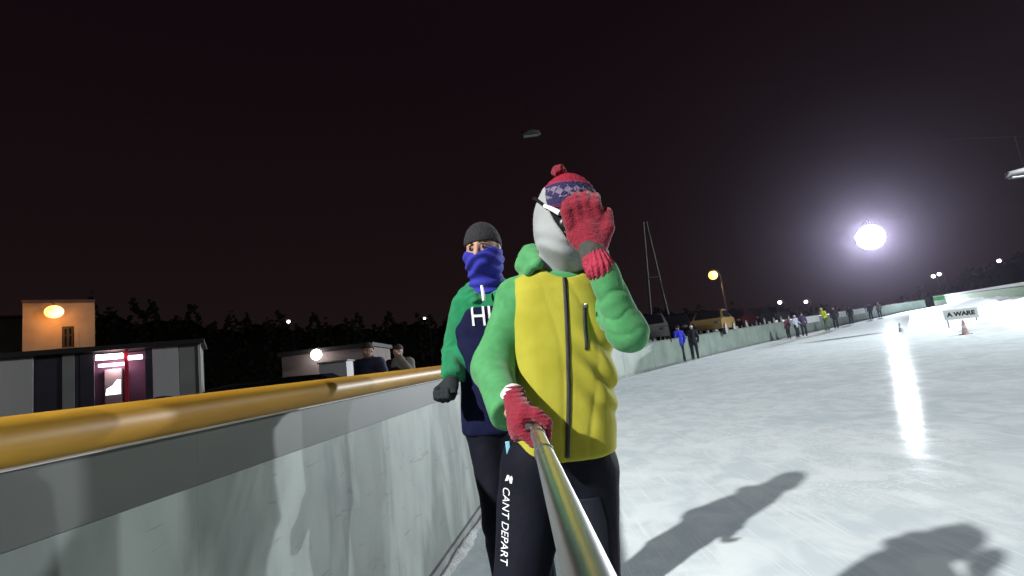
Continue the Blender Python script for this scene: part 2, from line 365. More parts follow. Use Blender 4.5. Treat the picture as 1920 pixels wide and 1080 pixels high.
def ice_material():
    m = bpy.data.materials.new('skated_ice'); m.use_nodes = True; t = m.node_tree; p = t.nodes['Principled BSDF']; L = t.links
    tcn = t.nodes.new('ShaderNodeTexCoord')
    def noise(scale, detail=4, stretch=(1, 1, 1), dist=0., rot=0.):
        mp = t.nodes.new('ShaderNodeMapping'); mp.inputs['Scale'].default_value = stretch; mp.inputs['Rotation'].default_value = (0, 0, rot)
        n = t.nodes.new('ShaderNodeTexNoise'); n.inputs['Scale'].default_value = scale; n.inputs['Detail'].default_value = detail; n.inputs['Distortion'].default_value = dist
        L.new(tcn.outputs['Object'], mp.inputs[0]); L.new(mp.outputs[0], n.inputs['Vector']); return n
    def ramp(src, a, b, ca, cb):
        r = t.nodes.new('ShaderNodeValToRGB'); r.color_ramp.elements[0].position = a; r.color_ramp.elements[1].position = b
        r.color_ramp.elements[0].color = ca; r.color_ramp.elements[1].color = cb; L.new(src, r.inputs[0]); return r
    def mix(f, a, b, blend='MIX'):
        x = t.nodes.new('ShaderNodeMix'); x.data_type = 'RGBA'; x.blend_type = blend
        if isinstance(f, float): x.inputs['Factor'].default_value = f
        else: L.new(f, x.inputs['Factor'])
        L.new(a, x.inputs['A']); L.new(b, x.inputs['B']); return x
    big = noise(.55, 5, dist=.6); frost = noise(3.2, 6, (1, .75, 1), .8, .4); fine = noise(19, 5, dist=.4)
    c1 = ramp(big.outputs['Fac'], .32, .68, (.58, .66, .70, 1), (.69, .76, .79, 1))
    c2 = ramp(frost.outputs['Fac'], .42, .62, (.54, .62, .655, 1), (.79, .85, .87, 1))
    cm = mix(.5, c1.outputs[0], c2.outputs[0])
    sc = [noise(2.2, 3, (14, .35, 1), .5, a) for a in (.25, -.5, 1.0, -1.25)]
    cur = cm.outputs['Result']
    for k in sc:
        rr = ramp(k.outputs['Fac'], .62, .70, (0, 0, 0, 1), (.7, .7, .7, 1))
        wh = t.nodes.new('ShaderNodeRGB'); wh.outputs[0].default_value = (.74, .79, .80, 1)
        x = mix(rr.outputs[0], cur, wh.outputs[0]); cur = x.outputs['Result']
    scf = noise(26, 4, (1, 1, 1), 1.2, .3); s1 = ramp(scf.outputs['Fac'], .52, .60, (0, 0, 0, 1), (1, 1, 1, 1)); s2 = ramp(big.outputs['Fac'], .42, .60, (0, 0, 0, 1), (.8, .8, .8, 1))
    sm_ = mix(1., s1.outputs[0], s2.outputs[0], 'MULTIPLY'); wh = t.nodes.new('ShaderNodeRGB'); wh.outputs[0].default_value = (.80, .85, .87, 1)
    x = mix(sm_.outputs['Result'], cur, wh.outputs[0]); cur = x.outputs['Result']
    L.new(cur, p.inputs['Base Color'])
    rg = ramp(frost.outputs['Fac'], .38, .66, (.11, .11, .11, 1), (.17, .17, .17, 1)); L.new(rg.outputs[0], p.inputs['Roughness'])
    p.inputs['IOR'].default_value = 1.31; p.inputs['Specular IOR Level'].default_value = .3
    b1 = t.nodes.new('ShaderNodeBump'); b1.inputs['Strength'].default_value = .05; b1.inputs['Distance'].default_value = .01; L.new(frost.outputs['Fac'], b1.inputs['Height'])
    b2 = t.nodes.new('ShaderNodeBump'); b2.inputs['Strength'].default_value = .12; b2.inputs['Distance'].default_value = .003; L.new(fine.outputs['Fac'], b2.inputs['Height']); L.new(b1.outputs[0], b2.inputs['Normal'])
    L.new(b2.outputs[0], p.inputs['Normal'])
    df = t.nodes.new('ShaderNodeBsdfDiffuse'); L.new(cur, df.inputs['Color']); L.new(b2.outputs[0], df.inputs['Normal'])
    ms = t.nodes.new('ShaderNodeMixShader'); ms.inputs[0].default_value = .017; L.new(df.outputs[0], ms.inputs[1]); L.new(p.outputs[0], ms.inputs[2])
    L.new(ms.outputs[0], t.nodes['Material Output'].inputs['Surface'])
    return m
def board_material():
    m = bpy.data.materials.new('pale_green_board'); m.use_nodes = True; t = m.node_tree; p = t.nodes['Principled BSDF']; L = t.links
    tcn = t.nodes.new('ShaderNodeTexCoord')
    def noise(scale, stretch, detail=3, dist=0.):
        mp = t.nodes.new('ShaderNodeMapping'); mp.inputs['Scale'].default_value = stretch; n = t.nodes.new('ShaderNodeTexNoise')
        n.inputs['Scale'].default_value = scale; n.inputs['Detail'].default_value = detail; n.inputs['Distortion'].default_value = dist
        L.new(tcn.outputs['Object'], mp.inputs[0]); L.new(mp.outputs[0], n.inputs['Vector']); return n
    a = noise(2.1, (1, 1, .30), 4, .9); r = t.nodes.new('ShaderNodeValToRGB'); L.new(a.outputs['Fac'], r.inputs[0])
    r.color_ramp.elements[0].position = .45; r.color_ramp.elements[0].color = (.205, .235, .215, 1)
    r.color_ramp.elements[1].position = .56; r.color_ramp.elements[1].color = (.345, .39, .36, 1)
    b = noise(9, (1, 1, .5), 6); r2 = t.nodes.new('ShaderNodeValToRGB'); L.new(b.outputs['Fac'], r2.inputs[0])
    r2.color_ramp.elements[0].position = .3; r2.color_ramp.elements[0].color = (.82, .82, .84, 1); r2.color_ramp.elements[1].position = .6; r2.color_ramp.elements[1].color = (1, 1, 1, 1)
    x = t.nodes.new('ShaderNodeMix'); x.data_type = 'RGBA'; x.blend_type = 'MULTIPLY'; x.inputs['Factor'].default_value = 1.
    L.new(r.outputs[0], x.inputs['A']); L.new(r2.outputs[0], x.inputs['B']); L.new(x.outputs['Result'], p.inputs['Base Color'])
    sc_ = noise(8, (1, .5, 3.2), 5, 1.5); r3 = t.nodes.new('ShaderNodeValToRGB'); L.new(sc_.outputs['Fac'], r3.inputs[0])
    r3.color_ramp.elements[0].position = .30; r3.color_ramp.elements[0].color = (.55, .55, .56, 1); r3.color_ramp.elements[1].position = .37; r3.color_ramp.elements[1].color = (1, 1, 1, 1)
    x2 = t.nodes.new('ShaderNodeMix'); x2.data_type = 'RGBA'; x2.blend_type = 'MULTIPLY'; x2.inputs['Factor'].default_value = .45
    L.new(x.outputs['Result'], x2.inputs['A']); L.new(r3.outputs[0], x2.inputs['B']); L.new(x2.outputs['Result'], p.inputs['Base Color'])
    p.inputs['Roughness'].default_value = .62; p.inputs['Specular IOR Level'].default_value = .3
    bb = t.nodes.new('ShaderNodeBump'); bb.inputs['Strength'].default_value = .08; bb.inputs['Distance'].default_value = .01; L.new(b.outputs['Fac'], bb.inputs['Height']); L.new(bb.outputs[0], p.inputs['Normal'])
    return m
M['ice'] = ice_material(); M['board'] = board_material()

# ================================================================== SETTING
# ---- far and left edge of the ice (board base line), then the right-hand edge
EDGE = [(-3.88, -20), (-3.18, -15), (-2.48, -10), (-1.78, -5), (-1.08, 0), (-.66, 3), (-.24, 6), (.18, 9), (.74, 12.4), (1.75, 15.2), (3.3, 18.2), (5.4, 21.4), (8.2, 25),
        (13., 30.6), (19.2, 37.2), (27, 45), (35, 53), (43.5, 61), (51, 68.3), (57, 72)]
def smooth_line(P, step=1.):
    P = np.array(P, float); n = len(P); res = []
    for i in range(n - 1):
        p0, p1, p2, p3 = P[max(i - 1, 0)], P[i], P[i + 1], P[min(i + 2, n - 1)]
        k = max(2, int(np.linalg.norm(p2 - p1) / step))
        for s in np.arange(k) / k:
            res.append(.5 * (2 * p1 + (p2 - p0) * s + (2 * p0 - 5 * p1 + 4 * p2 - p3) * s * s + (3 * p1 - p0 - 3 * p2 + p3) * s ** 3))
    res.append(P[-1]); return np.array(res)
LINE = smooth_line(EDGE, .5)
RIGHT = [(57, 72), (58.3, 70.3), (53.5, 62.8), (40.5, 46), (30.2, 32.6), (23.6, 24), (20.3, 19), (19.4, 12), (19.2, -20)]
RLINE = smooth_line(RIGHT, .5)
def resample(L, n):
    d = np.r_[0, np.cumsum(np.linalg.norm(np.diff(L, axis=0), axis=1))]; s = np.linspace(0, d[-1], n)
    return np.stack([np.interp(s, d, L[:, 0]), np.interp(s, d, L[:, 1])], 1)
nI = 150
LA = resample(LINE, nI); RB = resample(RLINE[::-1], nI)
mI = 60
s = np.linspace(0, 1, mI)[None, :, None]
G2 = LA[:, None, :] * (1 - s) + RB[:, None, :] * s
G = np.concatenate([G2, gz(G2[..., 0])[..., None]], -1)
ice = link('ice', grid_mesh(G[:, ::-1]), M['ice']); tag(ice, 'pale scraped skating ice with scratches and frosty patches', 'ice', kind='structure')
# ground outside, one sheet to the horizon
xs = np.r_[-600, -300, -150, -80, -50, -30, -20, -10, 0, 4, 8, 12, 18, 24, 32, 40, 50, 60, 75, 90, 120, 180, 300, 600]
ys = np.r_[-300, -100, -50, -25, -10, 0, 10, 20, 35, 50, 70, 90, 120, 200, 400, 900]
gx, gy = np.meshgrid(xs, ys, indexing='ij')
Gg = np.stack([gx, gy, gz(np.minimum(gx, 70)) - .03], -1)
gr = link('ground', grid_mesh(Gg), M['asphalt']); tag(gr, 'dark asphalt yard around the skating rink', 'ground', kind='structure')

# ---- the barrier
def ribbon(L, offs, name, m, parent, thick=0.):
    """closed section (offset to the ice side, height) swept along a ground line"""
    L = np.asarray(L); T = np.gradient(L, axis=0); T /= np.linalg.norm(T, axis=1)[:, None]; N = np.stack([T[:, 1], -T[:, 0]], 1)
    offs = np.array(offs); z0 = gz(L[:, 0])
    Gm = np.stack([L[:, None, 0] + N[:, None, 0] * offs[None, :, 0], L[:, None, 1] + N[:, None, 1] * offs[None, :, 0], z0[:, None] + offs[None, :, 1]], -1)
    Gm = np.concatenate([Gm, Gm[:, :1]], 1)
    me = grid_mesh(Gm); b = bmesh.new(); b.from_mesh(me); bmesh.ops.remove_doubles(b, verts=b.verts[:], dist=1e-5)
    bd = [e_ for e_ in b.edges if e_.is_boundary]
    if bd: bmesh.ops.holes_fill(b, edges=bd)
    bmesh.ops.recalc_face_normals(b, faces=b.faces[:]); b.to_mesh(me); b.free()
    o = link(name, me, m, parent)
    try: me.set_sharp_from_angle(angle=R(35))
    except Exception: pass
    return o
def rect(x0, x1, z0, z1): return [(x0, z0), (x1, z0), (x1, z1), (x0, z1)]
dL = np.r_[0, np.cumsum(np.linalg.norm(np.diff(LINE, axis=0), axis=1))]
def cut(L, a, b, n=None):
    d = np.r_[0, np.cumsum(np.linalg.norm(np.diff(L, axis=0), axis=1))]; n = n or max(2, int((b - a) / .5) + 1); s_ = np.linspace(a, b, n)
    return np.stack([np.interp(s_, d, L[:, 0]), np.interp(s_, d, L[:, 1])], 1)
s_tube = float(np.interp(10.0, LINE[:, 1], dL))          # the padded tube stops here
near = empty('rink_barrier'); tag(near, 'pale green rink board topped with a fat yellow tube, nearest the camera', 'barrier')
stp = 2.4; k = 0; a = 0.
while a < s_tube - .3:
    b_ = min(a + stp, s_tube)
    ribbon(cut(LINE, a + .0002, b_ - .0002), rect(-.05, 0, .07, .985), 'board_panel', M['board'], near)
    ribbon(cut(LINE, a + .0002, b_ - .0002), rect(-.05, .004, .987, 1.125), 'tube_shade_band', M['tube_shade'], near)  # darker strip painted in place of the tube's cast shadow
    a = b_
ribbon(cut(LINE, 0, s_tube), rect(-.06, .02, -.02, .068), 'kick_strip', M['kick'], near)
ribbon(cut(LINE, 0, s_tube), rect(-.05, .022, 1.1265, 1.134), 'lip', M['lip_white'], near)
ang = np.linspace(0, 2 * math.pi, 25)[:-1]
ribbon(cut(LINE, 0, s_tube, 160), [(.03 + .056 * math.cos(q), 1.178 + .045 * math.sin(q)) for q in ang], 'cap_tube', M['tube_yellow'], near)
for q in np.arange(0, s_tube, 2.4):
    c = cut(LINE, q, q + .01, 2)[0]; MB().box((c[0] - .17, c[1] - .03, -.02), (c[0] - .065, c[1] + .03, 1.1)).build('support_post', M['mast_grey'], near)
# snow swept against the board foot
Ls = cut(LINE, 12, s_tube, 260); T = np.gradient(Ls, axis=0); T /= np.linalg.norm(T, axis=1)[:, None]; N = np.stack([T[:, 1], -T[:, 0]], 1)
q = np.arange(260); wv = .045 + .035 * np.abs(np.sin(q * .31) * np.sin(q * .113 + 1)) + .02 * _rng.rand(260)
hv = .012 + .03 * np.abs(np.sin(q * .23 + .5) * np.sin(q * .071)) + .01 * _rng.rand(260)
prof = [(0, .0), (.0, 1.), (.35, .75), (.7, .3), (1., -.1)]
Gs = np.stack([np.stack([Ls[:, 0] + N[:, 0] * (.021 + wv * u), Ls[:, 1] + N[:, 1] * (.021 + wv * u), hv * v - .002], -1) for u, v in prof], 1)
sn = link('snow_ridge', grid_mesh(Gs), M['snow']); tag(sn, 'scraped snow lying along the foot of the near board', 'snow', kind='stuff')

farb = empty('rink_barrier', (0, 0, 0)); tag(farb, 'long pale weathered board curving away along the far edge of the ice', 'barrier')
a = s_tube; end = dL[-1]
while a < end - .5:
    b_ = min(a + 3.2, end)
    ribbon(cut(LINE, a + .008, b_ - .008), rect(-.05, 0, .10, 1.12), 'board_panel', M['board_far'], farb)
    a = b_
ribbon(cut(LINE, s_tube, end), rect(-.06, .02, -.03, .098), 'kick_strip', M['kick'], farb)
ribbon(cut(LINE, s_tube, end), rect(-.07, .02, 1.1225, 1.165), 'top_rail', M['kick'], farb)

rbar = empty('rink_barrier'); tag(rbar, 'white board with green strip and grey top rail along the right side of the ice', 'barrier')
dR = np.r_[0, np.cumsum(np.linalg.norm(np.diff(RLINE, axis=0), axis=1))]
a = 1.
while a < 95:
    b_ = a + 4.
    ribbon(cut(RLINE, a + .01, b_ - .01), rect(-.05, 0, .0, .80), 'board_panel', M['board_white'], rbar)
    a = b_
ribbon(cut(RLINE, 1, a), rect(-.05, .004, .802, 1.30), 'green_strip', M['turf'], rbar)
ribbon(cut(RLINE, 1, a), rect(-.10, .03, 1.303, 1.46), 'top_rail', M['rail_grey'], rbar)
Lk = cut(RLINE, 4, 88, 150); Tk = np.gradient(Lk, axis=0); Tk /= np.linalg.norm(Tk, axis=1)[:, None]; Nk = np.stack([Tk[:, 1], -Tk[:, 0]], 1)
tpr = np.clip(np.arange(150) / 45., 0, 1) ** .7; lump = 1 + .06 * np.sin(np.arange(150) * .31) + .04 * np.sin(np.arange(150) * .83 + 1)
rows = []
for off, hh_ in ((.012, .79), (.7, .70), (1.6, .46), (2.6, .23), (3.6, .075), (4.4, .012), (4.8, -.03)):
    q = Lk + Nk * off * (.6 + .4 * tpr)[:, None]; base_h = gz(Lk[:, 0]) * (1 - off / 4.8) + gz(q[:, 0]) * off / 4.8
    rows.append(np.stack([q[:, 0], q[:, 1], np.where(hh_ > .1, base_h, gz(q[:, 0])) + (hh_ * tpr * lump if hh_ > 0 else hh_)], -1))
bkR = link('snow_bank', grid_mesh(np.stack(rows, 1)), M['bank_snow'])
tag(bkR, 'sloping snow bank piled against the right board', 'snow bank', kind='structure')
# lettered white panel standing in front of the right board
sgp = at(1803, 595, 20.5); sg_ = empty('sign_panel', (sgp[0], sgp[1], float(gz(sgp[0]))), -math.atan2(sgp[0], sgp[1]) + R(8)); tag(sg_, 'low white sign panel with black capitals in front of the right board', 'sign')
MB().box((-.52, 0, .36), (.52, .04, .76), .01).build('panel', M['board_white'], sg_)
for q in (-.44, .44): MB().box((q - .04, -.15, 0), (q + .04, .2, .05), .005).build('foot', M['rail_grey'], sg_); MB().box((q - .02, .042, .05), (q + .02, .08, .74), .004).build('leg', M['rail_grey'], sg_)
tx = text_mesh('lettering', 'A WARE', .225, M['text_black'], sg_, extrude=.004, bold=.012)
tx.location = (0, -.006, .56); tx.rotation_euler = (math.pi / 2, 0, 0)

# white banners along the far board
def banner(px0, px1, lab):
    idx = []
    for px in (px0, px1):
        best = min(range(len(LINE)), key=lambda i: (abs((lambda v: 960 + 960 * v[0] / -v[2] if v[2] < -.1 else -9e9)(MROT.T @ (np.array([LINE[i][0], LINE[i][1], 1.]) - CP)) - px)))
        idx.append(best)
    L = LINE[idx[0]:idx[1] + 1]
    o = empty('banner'); tag(o, lab, 'banner', 'banners hung on the far board')
    ribbon(L, rect(.023, .035, .72, 1.25), 'sheet', M['banner'], o)
    ribbon(L, rect(.022, .045, 1.252, 1.30), 'hem_rail', M['roof_black'], o)
banner(1507, 1538, 'short white banner on the far board left of the yellow jacketed skater')
banner(1572, 1592, 'small white banner on the far board just right of the dark skater')
banner(1597, 1624, 'bright white banner on the far board farthest to the right')

# ---- wooded ridge behind everything
def ridge(az):   # height of the skyline above camera level (tangent) by direction
    return np.interp(az, [-70, -48, -41, -38, -30, -20, -8, 4, 14, 22, 30, 36, 44, 52, 70], [.10, .115, .17, .175, .145, .125, .11, .085, .075, .055, .036, .028, .07, .13, .15])
azs = np.linspace(-75, 75, 220); rows = []
for dist, fr in ((95, 0.), (100, .45), (108, .8), (120, 1.), (150, .9), (180, 0.)):
    hz = (ridge(azs) * 105 + .7 * np.sin(azs * .9) + .5 * np.sin(azs * 2.3 + 1)) * fr
    rows.append(np.stack([np.sin(np.radians(azs)) * dist, np.cos(np.radians(azs)) * dist, hz - 1. + .02 * 0], -1))
hl = link('hills', grid_mesh(np.stack(rows, 1)), M['hill']); tag(hl, 'dark hillside beyond the rink', 'hill', kind='structure')
b = bmesh.new()
for i in range(15000):
    az = random.uniform(-75, 75); d = random.uniform(94, 122)
    top = ridge(az) * 105 * (1 + .10 * math.sin(az * 1.7) + .08 * math.sin(az * 4.1 + 2)) * min(1, (d - 90) / 22.)
    c = Vector((math.sin(R(az)) * d, math.cos(R(az)) * d, top - 1 + random.uniform(-1.6, 1.5) * random.random()))
    u = Vector((random.gauss(0, 1), random.gauss(0, 1), random.gauss(0, 1))).normalized(); v = u.orthogonal().normalized(); r_ = random.uniform(.2, .55)
    b.faces.new([b.verts.new(c + u * r_), b.verts.new(c + v * r_), b.verts.new(c - u * r_), b.verts.new(c - v * r_)])
me = bpy.data.meshes.new('woodland'); b.to_mesh(me); b.free()
wd = link('woodland', me, M['leaf'], smooth=False); tag(wd, 'dark far-off wood covering the ridge', 'woodland', kind='stuff')

# raised parking strip behind the far board
Lq = cut(LINE, float(np.interp(11., LINE[:, 1], dL)), dL[-1] - 4, 90); Tq = np.gradient(Lq, axis=0); Tq /= np.linalg.norm(Tq, axis=1)[:, None]; Nq = np.stack([-Tq[:, 1], Tq[:, 0]], 1)
TERR = .95
cp_ = [np.stack([Lq[:, 0] + Nq[:, 0] * dx, Lq[:, 1] + Nq[:, 1] * dx, gz(Lq[:, 0]) + h_], -1) for dx, h_ in ((.35, -.05), (1.0, TERR * .8), (1.4, TERR), (6, TERR), (13, TERR), (15, -.05))]
cpo = link('car_park', grid_mesh(np.stack(cp_, 1)), M['asphalt']); tag(cpo, 'raised dark car park strip behind the far board', 'car park', kind='structure')
def gterr(x, y):
    d = np.hypot(Lq[:, 0] - x, Lq[:, 1] - y); i = int(d.argmin()); s_ = (x - Lq[i, 0]) * Nq[i, 0] + (y - Lq[i, 1]) * Nq[i, 1]
    return float(gz(Lq[i, 0])) + (TERR if .8 < s_ < 13.5 and d[i] < 16 else -.03)
# earth bank behind the parked cars on the far side
rows = []
Lb = np.array([(4, 40), (9, 41), (14, 43), (19, 46.5), (25, 52), (32, 60), (40, 69)], float); Lb = smooth_line(Lb, 1.)
Tn = np.gradient(Lb, axis=0); Tn /= np.linalg.norm(Tn, axis=1)[:, None]; Nn = np.stack([-Tn[:, 1], Tn[:, 0]], 1)
u_ = np.linspace(0, 1, len(Lb)); hh = (1.0 * np.sin(np.pi * np.clip(u_ * 1.05, 0, 1)) ** .6 + .3 * np.sin(u_ * 23)).clip(0)
for dx, f_ in ((0, 0), (1.5, .45), (3.2, .8), (5, 1.), (8, .95), (12, 0)):
    rows.append(np.stack([Lb[:, 0] + Nn[:, 0] * dx, Lb[:, 1] + Nn[:, 1] * dx, gz(Lb[:, 0]) - .04 + (hh + .9) * f_], -1))
bk = link('embankment', grid_mesh(np.stack(rows, 1)), M['earth']); tag(bk, 'low brown earth bank behind the parked cars', 'embankment', kind='structure')

# ================================================================== LAMPS
def spot(name, parent, loc, target, I, col, cone=None, blend=.5, rad=.3):
    d = bpy.data.lights.new(name, 'SPOT' if cone else 'POINT'); d.energy = I * 4 * math.pi; d.color = col; d.shadow_soft_size = rad
    o = bpy.data.objects.new(name, d); COL.objects.link(o)
    if parent is not None: o.parent = parent
    o.location = loc
    if cone:
        d.spot_size = R(cone); d.spot_blend = blend
        o.rotation_euler = (Vector(target) - Vector(loc)).to_track_quat('-Z', 'Y').to_euler()
    return o
def flood_head(root, loc, target, size, lens):
    """round reflector floodlight facing target; coordinates local to root"""
    q = (Vector(target) - Vector(loc)).to_track_quat('Z', 'Y').to_matrix(); L_ = Vector(loc)
    n = 24; prof = [(.18, -.42), (.34, -.36), (.48, -.16), (.5, .0), (.47, .0), (.44, -.06)]
    b_ = MB()
    rings = [[b_.b.verts.new(L_ + q @ Vector((r_ * size * math.cos(t_), r_ * size * math.sin(t_), z_ * size))) for t_ in [2 * math.pi * k_ / n for k_ in range(n)]] for r_, z_ in prof]
    for i in range(len(rings) - 1):
        for k_ in range(n): b_.b.faces.new((rings[i][k_], rings[i][(k_ + 1) % n], rings[i + 1][(k_ + 1) % n], rings[i + 1][k_]))
    b_.b.faces.new(rings[0])
    b_.build('housing', M['lamp_house'], root, True)
    l_ = MB(); dome = [(.465, -.035), (.42, .05), (.30, .115), (.15, .15), (.0, .16)]
    rr = [[l_.b.verts.new(L_ + q @ Vector((r_ * size * math.cos(t_), r_ * size * math.sin(t_), z_ * size))) for t_ in [2 * math.pi * k_ / n for k_ in range(n)]] for r_, z_ in dome[:-1]]
    for i in range(len(rr) - 1):
        for k_ in range(n): l_.b.faces.new((rr[i][k_], rr[i][(k_ + 1) % n], rr[i + 1][(k_ + 1) % n], rr[i + 1][k_]))
    l_.b.faces.new(rr[-1])
    l_.build('lens', lens, root, True)
    y_ = MB(); y_.tube([L_ + q @ Vector((-.55 * size, 0, -.1 * size)), L_ + Vector((0, 0, .75 * size)), L_ + q @ Vector((.55 * size, 0, -.1 * size))], .012 * size + .012, 8)
    y_.build('bracket', M['cable'], root, True)
    return q
# key floodlight behind the camera, left of the board
PM = np.array([.165, 1.47, 0.])
KEYP = np.array([-6.75, -3.6, 7.3])
kf = empty('floodlight_mast', (KEYP[0] - .5, KEYP[1] - .4, 0)); tag(kf, 'grey floodlight mast outside the near board behind the camera', 'floodlight')
MB().tube([(0, 0, 0), (0, 0, 7.8)], [.11, .07], 14).build('mast', M['mast_grey'], kf, True)
MB().box((-.2, -.2, 0), (.2, .2, .03), .004).build('base_plate', M['mast_grey'], kf)
flood_head(kf, (.3, .25, 7.3), (15.75, 10.6, 0), .55, M['flood_lens'])
spot('lamp_light', kf, (.5, .4, 7.3), (16.25, 11., 0), KEY_I, (1., .985, .95), 70, .6, .12)
# main floodlight hanging over the far end
ML = at(1632, 445, 88.)
mf = empty('floodlight', tuple(ML)); tag(mf, 'dazzling white floodlight hanging over the far end of the ice', 'floodlight')
aim = Vector((-ML[0] * 1.0, -ML[1] * 1.0, -ML[2] - 0.)) 
flood_head(mf, (0, 0, 0), aim, 4.5, M['flood_lens'])
spot('lamp_light', mf, tuple(aim.normalized() * 1.0), Vector((8, 15, 0)) - Vector(ML), MAIN_I, (.90, .95, 1.), 100, .3, .8)
MB().tube([(0, 0, 2.5), (0, 0, 3.0)], .05, 8).build('hanger', M['mast_grey'], mf, True)
# floodlight mast on the right side of the ice, out of the picture
rm = empty('floodlight_mast', (25., 16., float(gz(25.)))); tag(rm, 'grey floodlight mast on the right edge of the ice, out of the picture', 'floodlight')
MB().tube([(0, 0, -.1), (0, 0, 10.4)], [.13, .07], 14).build('mast', M['mast_grey'], rm, True)
MB().box((-.2, -.2, 0), (.2, .2, .03), .004).build('base_plate', M['mast_grey'], rm)
flood_head(rm, (-.35, -.1, 9.9), (-16, -2, 0), .55, M['flood_lens'])
spot('lamp_light', rm, (-.6, -.15, 9.85), (-17, 3, -4), RIGHT_I, (.94, .98, 1.), 168, .25, .16)
# added unseen lamp on the left that brightens the kiosk front
yl = empty('kiosk_fill_lamp', (-15, 1.5, 0)); tag(yl, 'added lamp post on the far left, out of the picture, brightening the kiosk', 'lamp post')
MB().tube([(0, 0, 0), (0, 0, 5.6), (.3, .2, 5.9), (.8, .6, 6.)], [.07, .05, .045, .04], 10).build('post', M['mast_grey'], yl, True)
MB().ball((.9, .7, 5.9), (.22, .22, .12)).build('lamp_glass', M['cool_led'], yl, True)
spot('lamp_light', yl, (.9, .7, 5.7), (2, 14, 0), KIOSK_FILL_I, (1., .98, .96), 95, .7, .12)

# unlit luminaires hanging in the dark and the span wires that carry lamps
def hanging(px, py, Y, lab, wdt, col):
    p = at(px, py, Y); o = empty('hanging_lamp', tuple(p)); tag(o, lab, 'lamp')
    b_ = MB(); b_.tube([(-.5 * wdt, 0, -.05), (-.42 * wdt, 0, .06), (0, 0, .12), (.42 * wdt, 0, .06), (.5 * wdt, 0, -.05)], [.05, .12, .16, .12, .05], 12); b_.build('housing', col, o, True)
    MB().box((-.4 * wdt, -.1, -.10), (.4 * wdt, .1, -.055), .01).build('diffuser', M['panel_mid'], o)
    MB().tube([(0, 0, .27), (0, 0, 1.6)], .008, 6).build('hanger', M['cable'], o, True)
    MB().tube([(-30, -4, 3.2), (-15, -2, 2.), (0, 0, 1.6), (15, 2, 2.), (30, 4, 3.2)], .003, 6).build('span_wire', M['cable'], o, True)
    return p
hanging(995, 252, 24, 'dark unlit lamp hanging in the night sky above the skaters', .9, M['mast_dark'])
hanging(1921, 327, 20, 'pale unlit lamp hanging at the right edge of the sky', 1.5, M['lamp_dim'])
sw = MB(); a0 = Vector(at(1208, 440, 33)); a1 = Vector(ML) + Vector((0, 0, 3.0)); a2 = Vector((96, 78, 20))
for p0, p1 in ((a0, a1), (a1, a2)):
    sw.tube([p0.lerp(p1, t_) - Vector((0, 0, 1.2 * 4 * t_ * (1 - t_))) for t_ in np.linspace(0, 1, 16)], .006, 6)
tag(sw.build('span_wire', M['cable'], None, True), 'long wire carrying the bright floodlight from the tall mast', 'wire')
# tall twin mast (two legs leaning together)
pm = at(1238, 600, 33.); tm = empty('mast', (pm[0], pm[1], float(gz(pm[0])) - .03)); tag(tm, 'tall grey twin legged mast standing behind the far board', 'mast')
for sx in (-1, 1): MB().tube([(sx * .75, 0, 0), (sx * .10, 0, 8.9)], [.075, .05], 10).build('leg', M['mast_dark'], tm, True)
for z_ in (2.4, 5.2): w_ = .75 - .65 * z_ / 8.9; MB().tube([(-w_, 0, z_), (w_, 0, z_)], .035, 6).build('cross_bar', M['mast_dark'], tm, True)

def street_lamp(px, py, Y, glob, lab, I=0., col=(1, .55, .2), r=.3, group=None, arm=.7, matn='sodium', stretch=1.):
    p = at(px, py, Y); g0 = float(gz(min(p[0], 70))) - .03
    o = empty('street_lamp', (p[0], p[1], g0)); tag(o, lab, 'street lamp', group); h = p[2] - g0
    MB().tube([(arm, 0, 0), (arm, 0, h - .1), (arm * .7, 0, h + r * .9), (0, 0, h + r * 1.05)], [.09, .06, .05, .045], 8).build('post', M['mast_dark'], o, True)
    MB().ball((0, 0, h), (r * stretch, r * stretch, r), 18, 12).build('globe', M[matn], o, True)
    MB().tube([(0, 0, h + r * .85), (0, 0, h + r * 1.25)], [r * .8, r * .3], 12).build('hood', M['lamp_house'], o, True)
    if I: spot('lamp_light', o, (0, 0, h - r * 1.3), (0, .01, 0), I, col, 138, .4, r * .6)
    return o
street_lamp(1337, 516, 39, 1, 'orange street lamp glowing above the parked cars', 26, (1, .5, .17), .34, arm=.55)
G1 = 'distant street lamps on the hill'
street_lamp(541, 603, 84, 1, 'tiny white street lamp on the dark hill left of the skaters', 0, r=.26, group=G1, matn='cool_led')
street_lamp(796, 597, 84, 1, 'tiny pale street lamp on the hill just left of the blue gaiter skater', 0, r=.20, group=G1, matn='cool_led')
street_lamp(1462, 567, 70, 1, 'left lamp of the two white lamps above the far skaters', 0, r=.24, group='white lamps beyond the far board', matn='cool_led')
street_lamp(1511, 566, 70, 1, 'right lamp of the two white lamps above the far skaters', 0, r=.22, group='white lamps beyond the far board', matn='cool_led')
street_lamp(1750, 518, 82, 1, 'left lamp of the close white pair above the right board', 0, r=.27, group='white lamps beyond the far board', matn='cool_led')
street_lamp(1761, 514, 82, 1, 'right lamp of the close white pair above the right board', 0, r=.27, group='white lamps beyond the far board', matn='cool_led')
street_lamp(1873, 489, 82, 1, 'lone white lamp high at the right end of the hill', 0, r=.27, group='white lamps beyond the far board', matn='cool_led')

